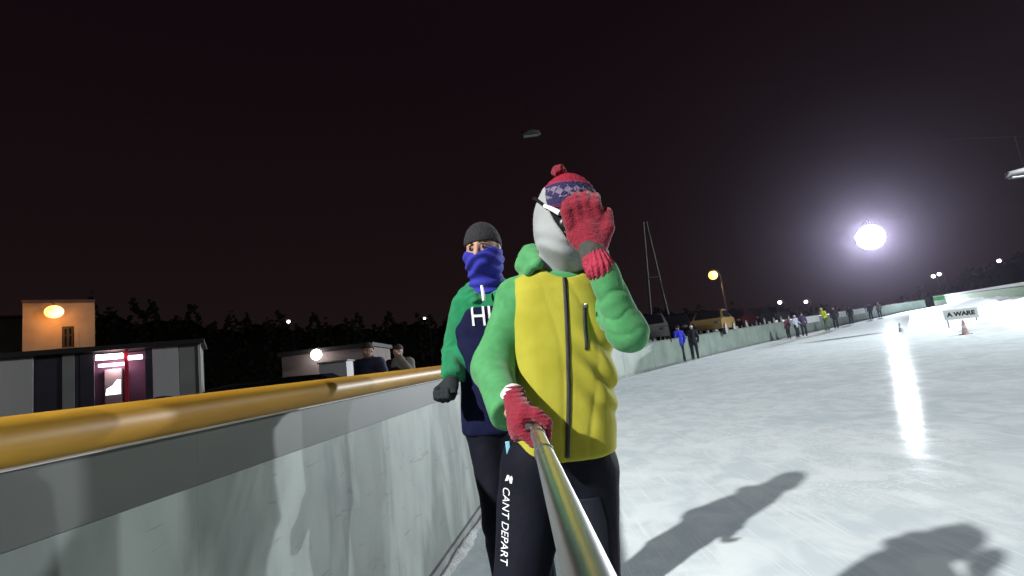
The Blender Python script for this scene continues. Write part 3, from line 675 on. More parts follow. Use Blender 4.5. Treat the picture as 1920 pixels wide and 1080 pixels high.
# ================================================================== LEFT BACKGROUND
# container kiosk row; local frame: x to the right along its front, y away from the camera
def px_local(o, px, py):       # where a picture point meets the front plane of a thing
    v = ray(px, py); n = Vector((math.sin(o.rotation_euler.z), -math.cos(o.rotation_euler.z), 0)); c = Vector(o.location)
    t_ = (c - Vector(CP)).dot(n) / Vector(v).dot(n); P = Vector(CP) + Vector(v) * t_
    d = P - c; rz = o.rotation_euler.z
    return d.x * math.cos(rz) + d.y * math.sin(rz), d.z
KP = at(190, 700, 12.5)
ks = empty('kiosk', (KP[0], KP[1], 0), R(30)); tag(ks, 'long pale panelled kiosk hut with a red lit serving hatch', 'kiosk')
KX = lambda px: px_local(ks, px, 700)[0]
ztop = px_local(ks, 190, 659)[1]
x_l, x_r = KX(-60), KX(377)
def panel(p0, p1, m, z0=0., z1=None, y0=0., y1=.06, name='wall_panel', bev=.006):
    return MB().box((KX(p0) + .004, y0, z0), (KX(p1) - .004, y1, z1 or ztop), bev).build(name, m, ks)
panel(-60, 62, M['panel_white']); panel(62, 116, M['panel_dark'], y0=.05, y1=.1, name='door'); panel(116, 140, M['panel_mid'])
panel(140, 152, M['panel_dark'], y0=.02, y1=.08)
panel(286, 336, M['panel_white']); panel(336, 372, M['panel_mid'], y0=.02, y1=.08); panel(372, 378, M['panel_white'], y0=-.02, y1=.1, name='corner_post')
MB().box((x_l - .1, -.12, ztop + .004), (x_r + .1, 2.6, ztop + .13), .01).build('roof', M['roof_black'], ks)
MB().box((x_l, 2.4, 0), (x_r, 2.46, ztop)).build('back_wall', M['panel_mid'], ks)
MB().box((x_r - .07, .1, 0), (x_r - .01, 2.4, ztop)).build('side_wall', M['panel_mid'], ks)
panel(152, 286, M['red_paint'], 0, .82, .0, .06, 'counter_front')
panel(150, 177, M['panel_dark'], .82, None, .0, .06); panel(233, 241, M['red_paint'], .82, None, -.01, .08, 'post'); panel(272, 286, M['panel_dark'], .82, None, .0, .06)
MB().box((KX(152), .75, 0), (KX(286), .8, ztop - .02)).build('inner_wall', M['plum'], ks)
MB().box((KX(152), -.22, .825), (KX(286), .5, .86), .006).build('counter_top', M['panel_dark'], ks)
zt = lambda px, py: px_local(ks, px, py)[1]
MB().box((KX(180), -.05, zt(205, 674)), (KX(231), .03, zt(205, 664)), .01).build('strip_light', M['tube_light'], ks)
MB().box((KX(180), .25, zt(205, 686)), (KX(230), .32, zt(205, 680)), .01).build('strip_light', M['tube_pink'], ks)
MB().box((KX(241), -.05, zt(254, 674)), (KX(268), .03, zt(254, 666)), .01).build('strip_light', M['tube_pink'], ks)
spot('lamp_light', ks, (KX(208), .42, ztop - .35), None, 1.3, (1., .55, .58), rad=.1)
MB().box((KX(187), .55, .87), (KX(222), .72, zt(205, 690)), .02).build('drinks_cooler', M['panel_mid'], ks)
ck = MB(); ck.b.faces.new([ck.b.verts.new(v) for v in ((KX(189), .545, zt(205, 740)), (KX(219), .545, zt(205, 740)), (KX(219), .545, zt(205, 712)), (KX(211), .545, zt(205, 712)), (KX(203), .545, zt(205, 722)), (KX(191), .545, zt(205, 728)))])
ck.build('cooler_door', M['lit_screen'], ks)
# beige house behind
HP = at(100, 600, 24.); hs = empty('house', (HP[0], HP[1], 0), R(43)); tag(hs, 'beige plastered house lit orange behind the kiosk', 'house')
HX = lambda px: px_local(hs, px, 620)[0]; HZ = lambda px, py: px_local(hs, px, py)[1]
zr = HZ(110, 568)
# front wall with a window opening
wx0, wx1, wz0, wz1 = HX(116), HX(139), HZ(128, 652), HZ(128, 612)
fw = MB(); fw.box((HX(42), 0, 0), (wx0, .3, zr)); fw.box((wx1, 0, 0), (HX(178), .3, zr)); fw.box((wx0 - .0, .002, wz1), (wx1, .3, zr)); fw.box((wx0, .002, 0), (wx1, .3, wz0))
fw.build('wall', M['plaster'], hs)
MB().box((HX(178) - .3, .3, 0), (HX(178), 7, zr)).build('side_wall', M['plaster'], hs)
MB().box((HX(-90), 1.6, 0), (HX(42) - .003, 1.9, zr - .5)).build('wing_wall', M['plaster_dim'], hs)
rf = MB(); rf.prism([(-.12, zr + .003), (7.2, zr + .003), (7.2, zr + .14), (-.12, zr + .14)], HX(40), HX(179)); rf.build('roof', M['roof_tile'], hs)
rf = MB(); rf.prism([(1.4, zr - .497), (6.5, zr - .497), (6.5, zr - .36), (1.4, zr - .36)], HX(-90), HX(40) - .02); rf.build('wing_roof', M['roof_tile'], hs)
wn = MB(); t_ = .10; wn.box((wx0, .05, wz0), (wx0 + t_, .2, wz1)); wn.box((wx1 - t_, .05, wz0), (wx1, .2, wz1)); wn.box((wx0 + t_, .05, wz1 - t_), (wx1 - t_, .2, wz1)); wn.box((wx0 + t_, .05, wz0), (wx1 - t_, .2, wz0 + t_)); wn.box(((wx0 + wx1) / 2 - .05, .06, wz0 + t_), ((wx0 + wx1) / 2 + .05, .19, wz1 - t_)); wn.box((wx0 + t_, .07, wz1 - .45), (wx1 - t_, .18, wz1 - .38))
wf = wn.build('window_frame', M['wood_dark'], hs)
MB().box((wx0 + t_, .12, wz0 + t_), (wx1 - t_, .13, wz1 - t_)).build('pane', M['glass_dark'], wf)
MB().box((wx0 - .15, -.12, wz0 - .1), (wx1 + .15, -.002, wz0), .01).build('sill', M['plaster_dim'], hs)
MB().box((wx1 + .01, -.04, wz0), (wx1 + .16, -.002, wz1 - .3), .005).build('shutter', M['plaster'], hs)
lx, lz = HX(101), HZ(101, 587)
wl = MB().ball((lx, -.42, lz), (.36, .3, .30), 18, 12).build('wall_lamp', M['sodium'], hs, True)
MB().tube([(lx, -.02, lz + .42), (lx, -.3, lz + .46), (lx, -.42, lz + .3)], .035, 8).build('arm', M['lamp_house'], wl, True)
spot('lamp_light', hs, (lx, -.9, lz - .45), None, 4.5, (1., .42, .08), rad=.2)
# low service building with a lamp and a white box van in front
SP = at(600, 690, 26.); sv = empty('low_building', (SP[0], SP[1], 0), R(4)); tag(sv, 'low grey flat roofed building with a white lamp behind the two onlookers', 'building')
SX = lambda px: px_local(sv, px, 680)[0]; SZ = lambda px, py: px_local(sv, px, py)[1]
MB().box((SX(528), 0, 0), (SX(700), 5, SZ(600, 661)), .02).build('wall', M['plaster_dim'], sv)
MB().box((SX(524), -.3, SZ(600, 661) + .003), (SX(704), 5.3, SZ(600, 661) + .22), .02).build('roof', M['roof_black'], sv)
for p0, p1 in ((650, 660), (670, 682)): MB().box((SX(p0), -.05, 0), (SX(p1), -.003, SZ(660, 677)), .01).build('door', M['panel_dark'], sv)
wl = MB().ball((SX(600), -.5, SZ(600, 665)), (.27, .2, .27), 16, 10).build('wall_lamp', M['white_led'], sv, True)
MB().tube([(SX(600), -.02, SZ(600, 665) + .35), (SX(600), -.5, SZ(600, 665) + .25)], .03, 6).build('arm', M['lamp_house'], wl, True)
spot('lamp_light', sv, (SX(600), -1.1, SZ(600, 665) - .2), None, .6, (1., .88, .9), rad=.15)
CB = at(625, 700, 23.5); cbx = empty('storage_box', (CB[0], CB[1], 0), R(4)); tag(cbx, 'pale box shaped cabin standing under the white lamp', 'cabin')
MB().box((-.62, 0, .12), (.62, 1.2, 1.95), .03).build('walls', M['panel_white'], cbx); MB().box((-.68, -.06, 1.953), (.68, 1.26, 2.02), .01).build('lid', M['panel_mid'], cbx)
MB().box((-.5, .1, 0), (.5, 1.1, .118)).build('skid', M['roof_black'], cbx)

# ================================================================== CARS
def make_car(paint, lit=False):
    root = empty('parked_car')
    side = [(-2.1, .35), (-2.12, .62), (-2.0, .86), (-1.35, .95), (-.72, 1.38), (-.2, 1.46), (.65, 1.43), (1.35, 1.02), (2.0, .92), (2.12, .66), (2.08, .35)]
    b_ = bmesh.new(); ringsL = []
    for yy, sc_, in ((-.84, 0), (-.86, 1), (.86, 1), (.84, 0)):
        ring = []
        for x_, z_ in side:
            tuck = .16 * max(0., (z_ - .92)) / .5 if z_ > .92 else 0.
            ring.append(b_.verts.new((x_, yy - math.copysign(tuck if sc_ else tuck + .0, yy), z_ if sc_ else z_)))
        ringsL.append(ring)
    n = len(side)
    for i in range(3):
        for k_ in range(n): b_.faces.new((ringsL[i][k_], ringsL[i][(k_ + 1) % n], ringsL[i + 1][(k_ + 1) % n], ringsL[i + 1][k_]))
    b_.faces.new(ringsL[0]); b_.faces.new(ringsL[3][::-1]); bmesh.ops.recalc_face_normals(b_, faces=b_.faces[:])
    me = bpy.data.meshes.new('body'); b_.to_mesh(me); b_.free(); bo = link('body', me, paint, root)
    mb_ = bo.modifiers.new('bev', 'BEVEL'); mb_.width = .05; mb_.segments = 3; mb_.limit_method = 'ANGLE'; mb_.angle_limit = R(25)
    for sy in (-1, 1):
        y0 = sy * .865
        for pr in ([(-1.22, .97), (-.72, 1.32), (-.1, 1.38), (-.1, .97)], [(-.02, .97), (-.02, 1.38), (.6, 1.36), (1.12, .99)]):
            g_ = MB(); q_ = [(x_, y0 - sy * (.16 * max(0, z_ - .92) / .5) + sy * .006, z_) for x_, z_ in pr]; g_.quad(q_); g_.build('side_window', M['car_glass'], root)
    MB().quad([(-1.36, -.72, .975), (-1.36, .72, .975), (-.76, .62, 1.40), (-.76, -.62, 1.40)]).build('windscreen', M['car_glass'], root)
    MB().quad([(1.34, -.72, 1.05), (1.34, .72, 1.05), (.72, .62, 1.435), (.72, -.62, 1.435)]).build('rear_window', M['car_glass'], root)
    for sx in (-1.32, 1.3):
        for sy in (-.80, .80):
            wh = MB().tube([(sx, sy - .1, .31), (sx, sy + .1, .31)], .31, 20).build('wheel', M['rubber'], root, True)
            MB().tube([(sx, sy - .105, .31), (sx, sy + .105, .31)], .19, 14).build('rim', M['steel'], wh, True)
    for sy in (-.62, .62):
        MB().ball((-2.06, sy, .68), (.07, .18, .09), 10, 8).build('headlight', M['dull_lens'], root, True)
        MB().ball((2.06, sy, .72), (.06, .16, .08), 10, 8).build('tail_light', M['tail_red'] if lit else M['red_dull'], root, True)
    return root
M['car_glass'] = dmat('dark_car_glass', (.012, .012, .016)); M['dull_lens'] = dmat('dull_headlamp', (.10, .10, .10))
M['red_dull'] = mat('dull_red_lamp', (.3, .01, .01), .3)
def car_paint(n, c): return dmat(n, c)
P = {'silver': car_paint('silver_paint', (.16, .155, .15)), 'maroon': car_paint('maroon_paint', (.035, .010, .010)), 'black': car_paint('black_paint', (.015, .015, .018)),
     'beige': car_paint('beige_paint', (.24, .16, .07)), 'grey': car_paint('grey_paint', (.035, .035, .04)), 'white': car_paint('white_paint', (.3, .3, .3))}
def copy_tree(o, parent=None):
    c = o.copy(); COL.objects.link(c)
    if parent is not None: c.parent = parent
    for ch in list(o.children): copy_tree(ch, c)
    return c
protos = {}
def place_car(col, px, Y, rz, lab, group, terr=True):
    p = at(px, 600, Y)
    if col not in protos:
        c = make_car(P.get(col.split('_')[0]), lit=col.endswith('lit')); protos[col] = c
    else:
        c = copy_tree(protos[col])
    c.location = (p[0], p[1], gterr(p[0], p[1]) if terr else -.03); c.rotation_euler = (0, 0, rz); tag(c, lab, 'car', group)
GR = 'cars parked beyond the far board'
place_car('silver', 1215, 25, R(75), 'pale grey parked car half hidden by the raised green elbow', GR)
place_car('black', 1262, 28.5, R(70), 'black parked car just left of the blue jacketed skater', GR)
place_car('beige', 1336, 30.0, R(58), 'beige parked car with its roof lit yellow by the street lamp', GR)
place_car('maroon', 1296, 33.5, R(52), 'dark maroon parked car left of the yellow lit roof, behind the blue jacketed skater', GR)
place_car('maroon', 1382, 36, R(52), 'maroon parked car with an orange lit windscreen right of the yellow lit roof', GR)
place_car('black', 1418, 39, R(50), 'black parked car between the maroon car and the grey car', GR)
place_car('grey', 1450, 43, R(50), 'dark grey parked car left of the distant children on the ice', GR)
GL = 'cars parked on the left beyond the near board'
place_car('grey', 455, 15.5, R(8), 'dark grey parked car behind the yellow tube left of the onlookers', GL, False)
place_car('black_lit', 415, 20., R(172), 'black car with lit rear lamps right of the kiosk', GL, False)
place_car('black', 560, 15.5, R(5), 'black parked car in front of the low building', GL, False)
bp_ = at(302, 740, 11.); bn = empty('rubbish_bin', (bp_[0], bp_[1], -.03)); tag(bn, 'dark round topped rubbish bin in front of the kiosk right of the hatch', 'bin')
bz = at(302, 741, 11.)[2]
MB().tube([(0, 0, 0), (0, 0, .05), (0, 0, bz - .16)], [.25, .28, .31], 20).build('bin_body', M['rubber'], bn, True)
MB().tube([(0, 0, bz - .158), (0, 0, bz - .08), (0, 0, bz - .02), (0, 0, bz + .01)], [.33, .32, .22, .06], 20).build('lid', M['rubber'], bn, True)

# ================================================================== PEOPLE
def hand_sdf(P, wrist, palm_c, axes, fingers, thumb, r=.0105, palm=(.042, .014, .047), wr=.028, fk=.008):
    """axes columns: across, thickness, along"""
    d = ell(P, palm_c, palm, axes)
    d = smin(d, cap(P, wrist, np.asarray(palm_c), wr, wr * .95), .03)
    for f_ in fingers: d = smin(d, chain(P, f_, [r * 1.12, r * 1.05, r, r * .88][:len(f_)], .004), fk)
    d = smin(d, chain(P, thumb, [r * 1.35, r * 1.2, r * 1.0][:len(thumb)], .004), .012)
    return d
def face_sdf(P, c, F, U, S, k=1.):
    """head with brow, sockets, nose, chin; F forward, U up, S to its side"""
    c, F, U, S = [np.asarray(v, np.float32) for v in (c, F, U, S)]; Mx = np.stack([S, F, U], 1)
    d = ell(P, c + U * .012 * k, np.array((.075, .093, .105)) * k, Mx)
    d = smin(d, ell(P, c + F * .025 * k - U * .062 * k, np.array((.055, .066, .062)) * k, Mx), .04 * k)
    for s_ in (-1, 1):
        d = smax(d, -(np.linalg.norm(P - (c + F * .103 * k + S * s_ * .032 * k - U * .002 * k), axis=1) - .021 * k), .018 * k)
        d = smin(d, ell(P, c + S * s_ * .076 * k - U * .012 * k, np.array((.010, .02, .032)) * k, Mx), .008 * k)
    d = smin(d, chain(P, [c + F * .086 * k + U * .008 * k, c + F * .112 * k - U * .036 * k], [.008 * k, .0135 * k]), .012 * k)
    d = smin(d, cap(P, c + F * .083 * k - U * .064 * k - S * .018 * k, c + F * .083 * k - U * .064 * k + S * .018 * k, .0085 * k), .008 * k)
    return d
def bounds(pts, m): p = np.array(pts); return p.min(0) - m, p.max(0) + m

def skates(root, base, feet, toe, mb=M['rubber']):
    for ft in feet:
        ft = np.asarray(ft, float)
        heel = ft + A(0, 0, .115) - toe * .06; tip = ft + A(0, 0, .10) + toe * .15
        f = lambda P: smax(smin(chain(P, [heel, ft + A(0, 0, .12) + toe * .05, tip], [.043, .044, .036], .03), cap(P, ft + A(0, 0, .12) - toe * .035, ft + A(0, 0, .30) - toe * .045, .046, .052), .05), -(P[:, 2] - .068), .01)
        bt = sdf_obj('skate_boot', f, *bounds([heel, tip, ft + A(0, 0, .30)], .07), .008, mb, root, base)
        b_ = MB(); sd = np.array([-toe[1], toe[0], 0])
        prof = [(-.13, .004), (.17, .002), (.195, .02), (.185, .05), (.15, .045), (.12, .07), (.09, .07), (.07, .04), (-.02, .04), (-.04, .07), (-.07, .07), (-.09, .035), (-.135, .03)]
        v0 = [b_.b.verts.new(Vector(ft + toe * a_ + sd * .002 + A(0, 0, z_) - np.asarray(base))) for a_, z_ in prof]; v1 = [b_.b.verts.new(Vector(ft + toe * a_ - sd * .002 + A(0, 0, z_) - np.asarray(base))) for a_, z_ in prof]
        b_.b.faces.new(v0); b_.b.faces.new(v1[::-1])
        for i in range(len(prof)): b_.b.faces.new((v0[i], v0[(i + 1) % len(prof)], v1[(i + 1) % len(prof)], v1[i]))
        b_.build('blade', M['steel'], bt)

# ---------------------------------------------------------------- the skater with the yellow vest
def build_main():
    base = np.array([.15, 1.5, 0.])
    D = 1.5
    pelvis = at(1048, 880, D); neck = at(1056, 520, D); head = at(1062, 415, 1.46)
    sR, eR, wR = at(968, 560, D), at(922, 690, 1.45), at(948, 764, 1.27)
    sL, eL, wL = at(1128, 565, D), at(1177, 622, 1.31), at(1127, 503, 1.275)
    hR, hL = at(1000, 890, D), at(1098, 890, D)
    kR = at(962, 1110, 1.42); kL = at(1114, 1110, 1.42)
    kR = np.array([kR[0], kR[1], .54]); kL = np.array([kL[0], kL[1], .54])
    fR = np.array([kR[0] - .01, 1.55, 0]); fL = np.array([kL[0] + .03, 1.55, 0])
    aR, aL = fR + A(0, .02, .13), fL + A(0, .02, .13)
    Fw = np.array([-.05, -1., -.06]); Fw /= np.linalg.norm(Fw); U = head - at(1062, 505, 1.44); U /= np.linalg.norm(U); S = np.cross(Fw, U); S /= np.linalg.norm(S); U = np.cross(S, Fw)
    fc = head - U * .01
    # --- stick and the fist round it
    P0 = at(1004, 803, 1.17); P1 = at(1128, 1150, .235)
    u = (P1 - P0); u /= np.linalg.norm(u); e1 = at(960, 790, 1.17) - P0; e1 -= u * (e1 @ u); e1 /= np.linalg.norm(e1); e2 = np.cross(u, e1); e2 *= np.sign(e2[2]); 
    pc = P0 - u * .005 + e1 * .036 + e2 * .006
    palmR = np.stack([u, e1, e2], 1)
    fingR = []
    for i, o_ in enumerate((.034, .012, -.010, -.031)):
        q0 = P0 + u * (o_ - .008); rr = .027 - .0015 * (i == 3)
        fingR.append([q0 + (e1 * math.cos(t_) + e2 * math.sin(t_)) * rr for t_ in (R(-35), R(-95), R(-160), R(-215))])
    thR = [P0 + u * .02 + e1 * .034 + e2 * .03, P0 + u * .036 + e1 * .006 + e2 * .031, P0 + u * .04 - e1 * .018 + e2 * .022]
    wrR = pc + e1 * .03 + e2 * .048 - u * .058
    # --- open hand over the face
    hw = at(1122, 492, 1.283); pL = at(1102, 435, 1.312); acr = at(1120, 425, 1.312) - at(1080, 437, 1.312); acr /= np.linalg.norm(acr); alo = at(1088, 385, 1.315) - at(1106, 455, 1.308); alo -= acr * (alo @ acr); alo /= np.linalg.norm(alo); thk = np.cross(acr, alo)
    axL = np.stack([acr, thk, alo], 1)
    fingL = []
    for (b0, m1, m2, tp) in (((1069, 420), (1062, 396), (1064, 384), (1068, 377)), ((1086, 412), (1079, 385), (1079, 375), (1082, 368)), ((1104, 407), (1097, 381), (1097, 372), (1100, 366)), ((1121, 408), (1116, 386), (1115, 377), (1117, 370))):
        fingL.append([at(*b0, 1.303), at(*m1, 1.296), at(*m2, 1.304), at(*tp, 1.320)])
    thL = [at(1126, 456, 1.30), at(1139, 428, 1.300), at(1138, 399, 1.310)]
    # --- body: one continuous skin surface
    def body(P):
        d = face_sdf(P, fc, Fw, U, S)
        d = smin(d, cap(P, neck - A(0, 0, .02), fc - U * .06, .052, .05), .03)
        tors = smin(cap(P, pelvis + A(0, 0, .02), (pelvis + neck) / 2, .10, .098), cap(P, (sR + sL) / 2 - A(.06, 0, .03), (sR + sL) / 2 + A(.06, 0, -.03), .075), .1)
        d = smin(d, tors, .06)
        for a_, b_, c_ in ((sR, eR, wR), (sL, eL, wL)): d = smin(d, chain(P, [a_, b_, c_], [.04, .034, .024]), .03)
        for a_, b_, c_, q_ in ((hR, kR, aR, fR), (hL, kL, aL, fL)):
            d = smin(d, chain(P, [a_, b_, c_], [.07, .048, .034]), .05); d = smin(d, cap(P, c_ - A(0, 0, .02), q_ + A(0, -.14, .095), .03, .025), .03)
        d = smin(d, hand_sdf(P, wR, pc, palmR, fingR, thR, .0075, (.034, .010, .036), .018), .012)
        d = smin(d, hand_sdf(P, wL, pL, axL, fingL, thL, .0075, (.034, .010, .038), .018), .012)
        return d
    allp = [fc + U * .14, sR, eR, wR, sL, eL, wL, fR, fL, pc, pL, P0, hw, fR + A(0, -.2, 0)]
    root = sdf_obj('person', body, *bounds(allp, .1), .009, M['skin'], None, base); root.location = base
    tag(root, 'skater in yellow vest and green sleeves covering the face with a red glove', 'person')
    # --- torso tables from the outline
    rows = [(505, 985, 1112, .075), (520, 962, 1122, .095), (545, 955, 1128, .108), (600, 955, 1136, .118), (650, 958, 1146, .122), (700, 962, 1151, .124), (760, 968, 1152, .122), (830, 966, 1152, .122), (875, 972, 1152, .122)]
    C = np.array([at((a_ + b_) / 2, y_, D) for y_, a_, b_, _ in rows])[::-1]; W = np.array([(b_ - a_) / 2 * D / 960 for _, a_, b_, _ in rows])[::-1]; B = np.array([r_[3] for r_ in rows])[::-1]; Z = C[:, 2]
    zt, zb = Z[-1] + .012, Z[0] + .035
    def folds(P, amp, sc, seed=0.):
        q = P * np.array(sc, np.float32) + seed
        return amp * (vnoise(q) + .5 * vnoise(q * 2.1 + 7))
    def armtube(P, a_, b_, c_, r0, r1, r2, seed):
        d = chain(P, [a_, b_, c_], [r0, r1, r2], .03)
        # cross folds gathered near the elbow and cuff
        axis = (c_ - b_) / np.linalg.norm(c_ - b_); t_ = (P - b_) @ axis.astype(np.float32)
        wv_ = np.sin(t_ * 105 + 7. * vnoise(P * 11 + seed)) * .5 + .5
        near_ = np.exp(-(np.linalg.norm(P - b_, axis=1) / .13) ** 2) + .9 * np.exp(-(np.linalg.norm(P - c_, axis=1) / .09) ** 2)
        cr = (1 - np.abs(np.sin(t_ * 46 + 2.4 * vnoise(P * 9 + seed) + 1.2 * vnoise(P * 21 + seed)))) ** 3      # narrow creases across the sleeve
        mk = np.clip(.45 + 1.1 * vnoise(P * 6.5 + seed * 2), 0, 1) * (.25 + near_).clip(0, 1)
        return d - .0012 * wv_ * near_ - folds(P, .0022, (9, 9, 7), seed) + .0036 * cr * mk
    def jacket(P):
        d = smax(loft(P, Z, C, W - .014, B - .014), np.maximum(P[:, 2] - zt + .01, zb + .02 - P[:, 2]), .02)
        d = smin(d, cap(P, sR + A(.03, 0, 0), sR, .058, .056), .05); d = smin(d, cap(P, sL - A(.03, 0, 0), sL, .058, .054), .05)
        cR = wR + (wR - eR) / np.linalg.norm(wR - eR) * .026; cL = wL + (eL - wL) * .04
        d = smin(d, smax(armtube(P, sR, eR, cR, .054, .055, .044, 3.), (P - cR) @ ((cR - eR) / np.linalg.norm(cR - eR)).astype(np.float32) - .012, .008), .03)
        d = smin(d, smax(armtube(P, sL, eL, cL, .050, .047, .038, 9.), (P - cL) @ ((cL - eL) / np.linalg.norm(cL - eL)).astype(np.float32) - .012, .008), .03)
        # collar and hood bunched behind the neck
        hd = chain(P, [at(992, 508, 1.42), at(984, 496, 1.50), at(996, 481, 1.57), at(1060, 474, 1.60), at(1118, 484, 1.56), at(1130, 505, 1.5)], [.017, .022, .030, .038, .032, .020], .04)
        hd = smin(hd, chain(P, [at(1008, 494, 1.42), at(998, 478, 1.53), at(1060, 466, 1.57), at(1120, 480, 1.53)], [.018, .026, .03, .026], .03), .012) - .0014 * np.sin(P[:, 2] * 150 + 6 * vnoise(P * 9)) - .0018 * vnoise(P * 16)
        return smin(d, hd, .012)
    jk = sdf_obj('jacket', jacket, *bounds([sR, eR, wR, sL, eL, wL, pelvis - A(.0, .1, .04), at(1060, 462, 1.66), neck], .11), .0046, M['fleece_green'], root, base)
    def vest(P):
        q = P - folds(P, 1., (4.2, 5, 1.6), 2.)[:, None] * A(0, .0, 0)
        d = loft(q, Z, C, W, B, 2.6) - folds(P, .0045, (11, 8, 3.5), 4.) 
        cr = (1 - np.abs(np.sin(P[:, 0] * 30 + P[:, 2] * 4 + 2.6 * vnoise(P * A(5, 5, 2.4) + 3.)))) ** 3
        d = d + .0042 * cr * np.clip(.3 + 1.2 * vnoise(P * A(7, 5, 3) + 6.), 0, 1)
        # pulled diagonal folds below the raised arm
        t_ = (P[:, 0] - at(1125, 690, D)[0]) * .75 + (P[:, 2] - at(1125, 690, D)[2]) * .66
        g_ = np.exp(-((P[:, 0] - at(1120, 690, D)[0]) / .07) ** 2 - ((P[:, 2] - at(1120, 690, D)[2]) / .11) ** 2)
        d = d - .010 * g_ * np.sin(t_ * 95 + 2 * vnoise(P * 9))
        hem = zb + .012 * vnoise(P * 6)
        d = smax(d, hem - P[:, 2], .012); d = smax(d, P[:, 2] - zt, .025)
        for sg, sh in ((-1, sR), (1, sL)):                      # arm holes
            hole = smax(np.linalg.norm((P - (sh + A(sg * .055, 0, -.01))) * A(1., .55, .62), axis=1) - .062, -(P[:, 0] - sh[0]) * sg - .02, .01)
            d = smax(d, -hole, .012)
        d = smax(d, -(ell(P, at(1060, 500, 1.46), (.066, .075, .05))), .01)      # neck opening
        return d
    vs = sdf_obj('vest', vest, *bounds([C[0] - A(.15, .13, .02), C[-1] + A(.15, .13, .04)], .05), .005, M['vest_yellow'], root, base)
    bv = bvh_of(vs); zc = [at(1059, 508, 1.38), at(1061, 560, 1.38), at(1064, 640, 1.38), at(1066, 740, 1.38), at(1064, 858, 1.38)]
    strip('zipper', zc, .011, (1, 0, 0), M['zip_black'], vs, bv, (0, 1, 0), .002, base, 60)
    strip('pocket_zipper', [at(1097, 568, 1.38), at(1098, 610, 1.38), at(1100, 655, 1.38)], .010, (1, 0, 0), M['zip_black'], vs, bv, (0, 1, 0), .002, base, 30)
    zp = MB(); c_ = at(1097, 572, 1.372) - base; zp.ball(tuple(c_), (.004, .004, .007), 8, 6); zp.build('zip_pull', M['steel'], vs, True)
    drape(vs.children[-1], bv, (0, 1, 0), .004) if False else None
    # --- trousers
    def pants(P):
        d = smin(cap(P, hR + A(.02, 0, .03), hL + A(-.02, 0, .03), .098), cap(P, pelvis + A(-.03, 0, .06), pelvis + A(.03, 0, .06), .105), .06)
        for a_, b_, c_ in ((hR, kR, aR), (hL, kL, aL)):
            d = smin(d, chain(P, [a_, b_, c_ + A(0, 0, .04)], [.094, .068, .062], .03), .035)
        return smax(smax(d - folds(P, .006, (12, 12, 5), 5.), P[:, 2] - (pelvis[2] + .10), .02), .13 - P[:, 2], .01)
    pt = sdf_obj('trousers', pants, *bounds([pelvis + A(0, 0, .1), hR, hL, kR, kL, aR, aL], .13), .0065, M['ski_black'], root, base)
    bp = bvh_of(pt)
    t1 = text_mesh('lettering', 'CANT DEPART', .0375, M['print_white'], pt, sub=1)
    a_, b_ = at(948, 921, 1.4) - base, at(944, 1058, 1.4) - base; dx = b_ - a_; ln = np.linalg.norm(dx); dx /= ln; dy = np.cross(A(0, -1, 0), dx); dy /= np.linalg.norm(dy)
    vx = np.array([v.co[:] for v in t1.data.vertices]); wd_ = vx[:, 0].max() - vx[:, 0].min(); sc_ = ln / wd_; mid = (a_ + b_) / 2
    for v in t1.data.vertices: p = mid + dx * v.co.x * sc_ + dy * v.co.y * sc_ * 1.0; v.co = Vector(p)
    drape(t1, bp, (0, 1, 0), .002)
    lg = MB(); c_ = at(953, 903, 1.4) - base          # small emblem over the words
    for pts in (((-1, -.6), (-.2, 1), (.4, .8), (-.2, -.4)), ((.1, .2), (.9, .9), (1.1, .3), (.7, -1), (.2, -.9))):
        lg.quad([tuple(c_ + A(x_ * .011, 0, z_ * .011)) for x_, z_ in pts])
    lo_ = lg.build('emblem', M['print_white'], pt); drape(lo_, bp, (0, 1, 0), .002)
    k_ = strip('knee_panel', [at(1100, 935, 1.4), at(1112, 985, 1.4), at(1116, 1075, 1.4), at(1116, 1180, 1.38)], .07, (1, 0, 0), M['ski_panel'], pt, bp, (0, 1, 0), .0015, base, 50, 12)
    # --- gloves
    gr_ = sdf_obj('glove', lambda P: hand_sdf(P, wrR, pc, palmR, fingR, thR, .0118, (.042, .019, .046)) - .0012 * np.sin(P[:, 2] * 700), *bounds([wrR, pc, P0] + [q for f_ in fingR for q in f_] + thR, .06), .0032, M['knit_red'], root, base)
    cf = (wR - wrR); 
    sdf_obj('lining', lambda P: cap(P, wrR + cf * .04, wrR + cf * .5, .0295), *bounds([wrR, wrR + cf * 1.1], .06), .004, M['lining_white'], gr_, base)
    gl_ = sdf_obj('glove', lambda P: hand_sdf(P, hw, pL, axL, fingL, thL, .0150, (.057, .023, .052), .031, .0085) - .0003 * np.sin(((P - pL) @ alo.astype(np.float32)) * 420), *bounds([hw, pL] + [q for f_ in fingL for q in f_] + thL, .06), .0032, M['knit_red'], root, base)
    cb0, cb1 = at(1110, 473, 1.294), at(1125, 504, 1.272)
    sdf_obj('cuff', lambda P: cap(P, cb0 + (cb1 - cb0) * .42, cb1, .0345, .037) - .0025 * np.sin(np.arctan2(P[:, 0] - cb0[0], P[:, 1] - cb0[1]) * 26), *bounds([cb0, cb1], .06), .0035, M['knit_pink'], gl_, base)
    sdf_obj('cuff_band', lambda P: cap(P, cb0 - (cb1 - cb0) * .12, cb0 + (cb1 - cb0) * .22, .0335, .035), *bounds([hw, cb0], .07), .0035, M['cuff_dark'], gl_, base)
    # --- head wrap, cap, glasses
    Mx = np.stack([S, Fw, U], 1); hc = head
    x0 = at(1026, 360, 1.36); n2 = np.array([at(1085, 480, 1.36)[0] - at(1030, 398, 1.36)[0], 0, at(1085, 480, 1.36)[2] - at(1030, 398, 1.36)[2]]); n2 = np.array([-n2[2], 0, n2[0]]); n2 /= np.linalg.norm(n2); n2 *= np.sign(n2[2]); q0 = at(1030, 398, 1.36)
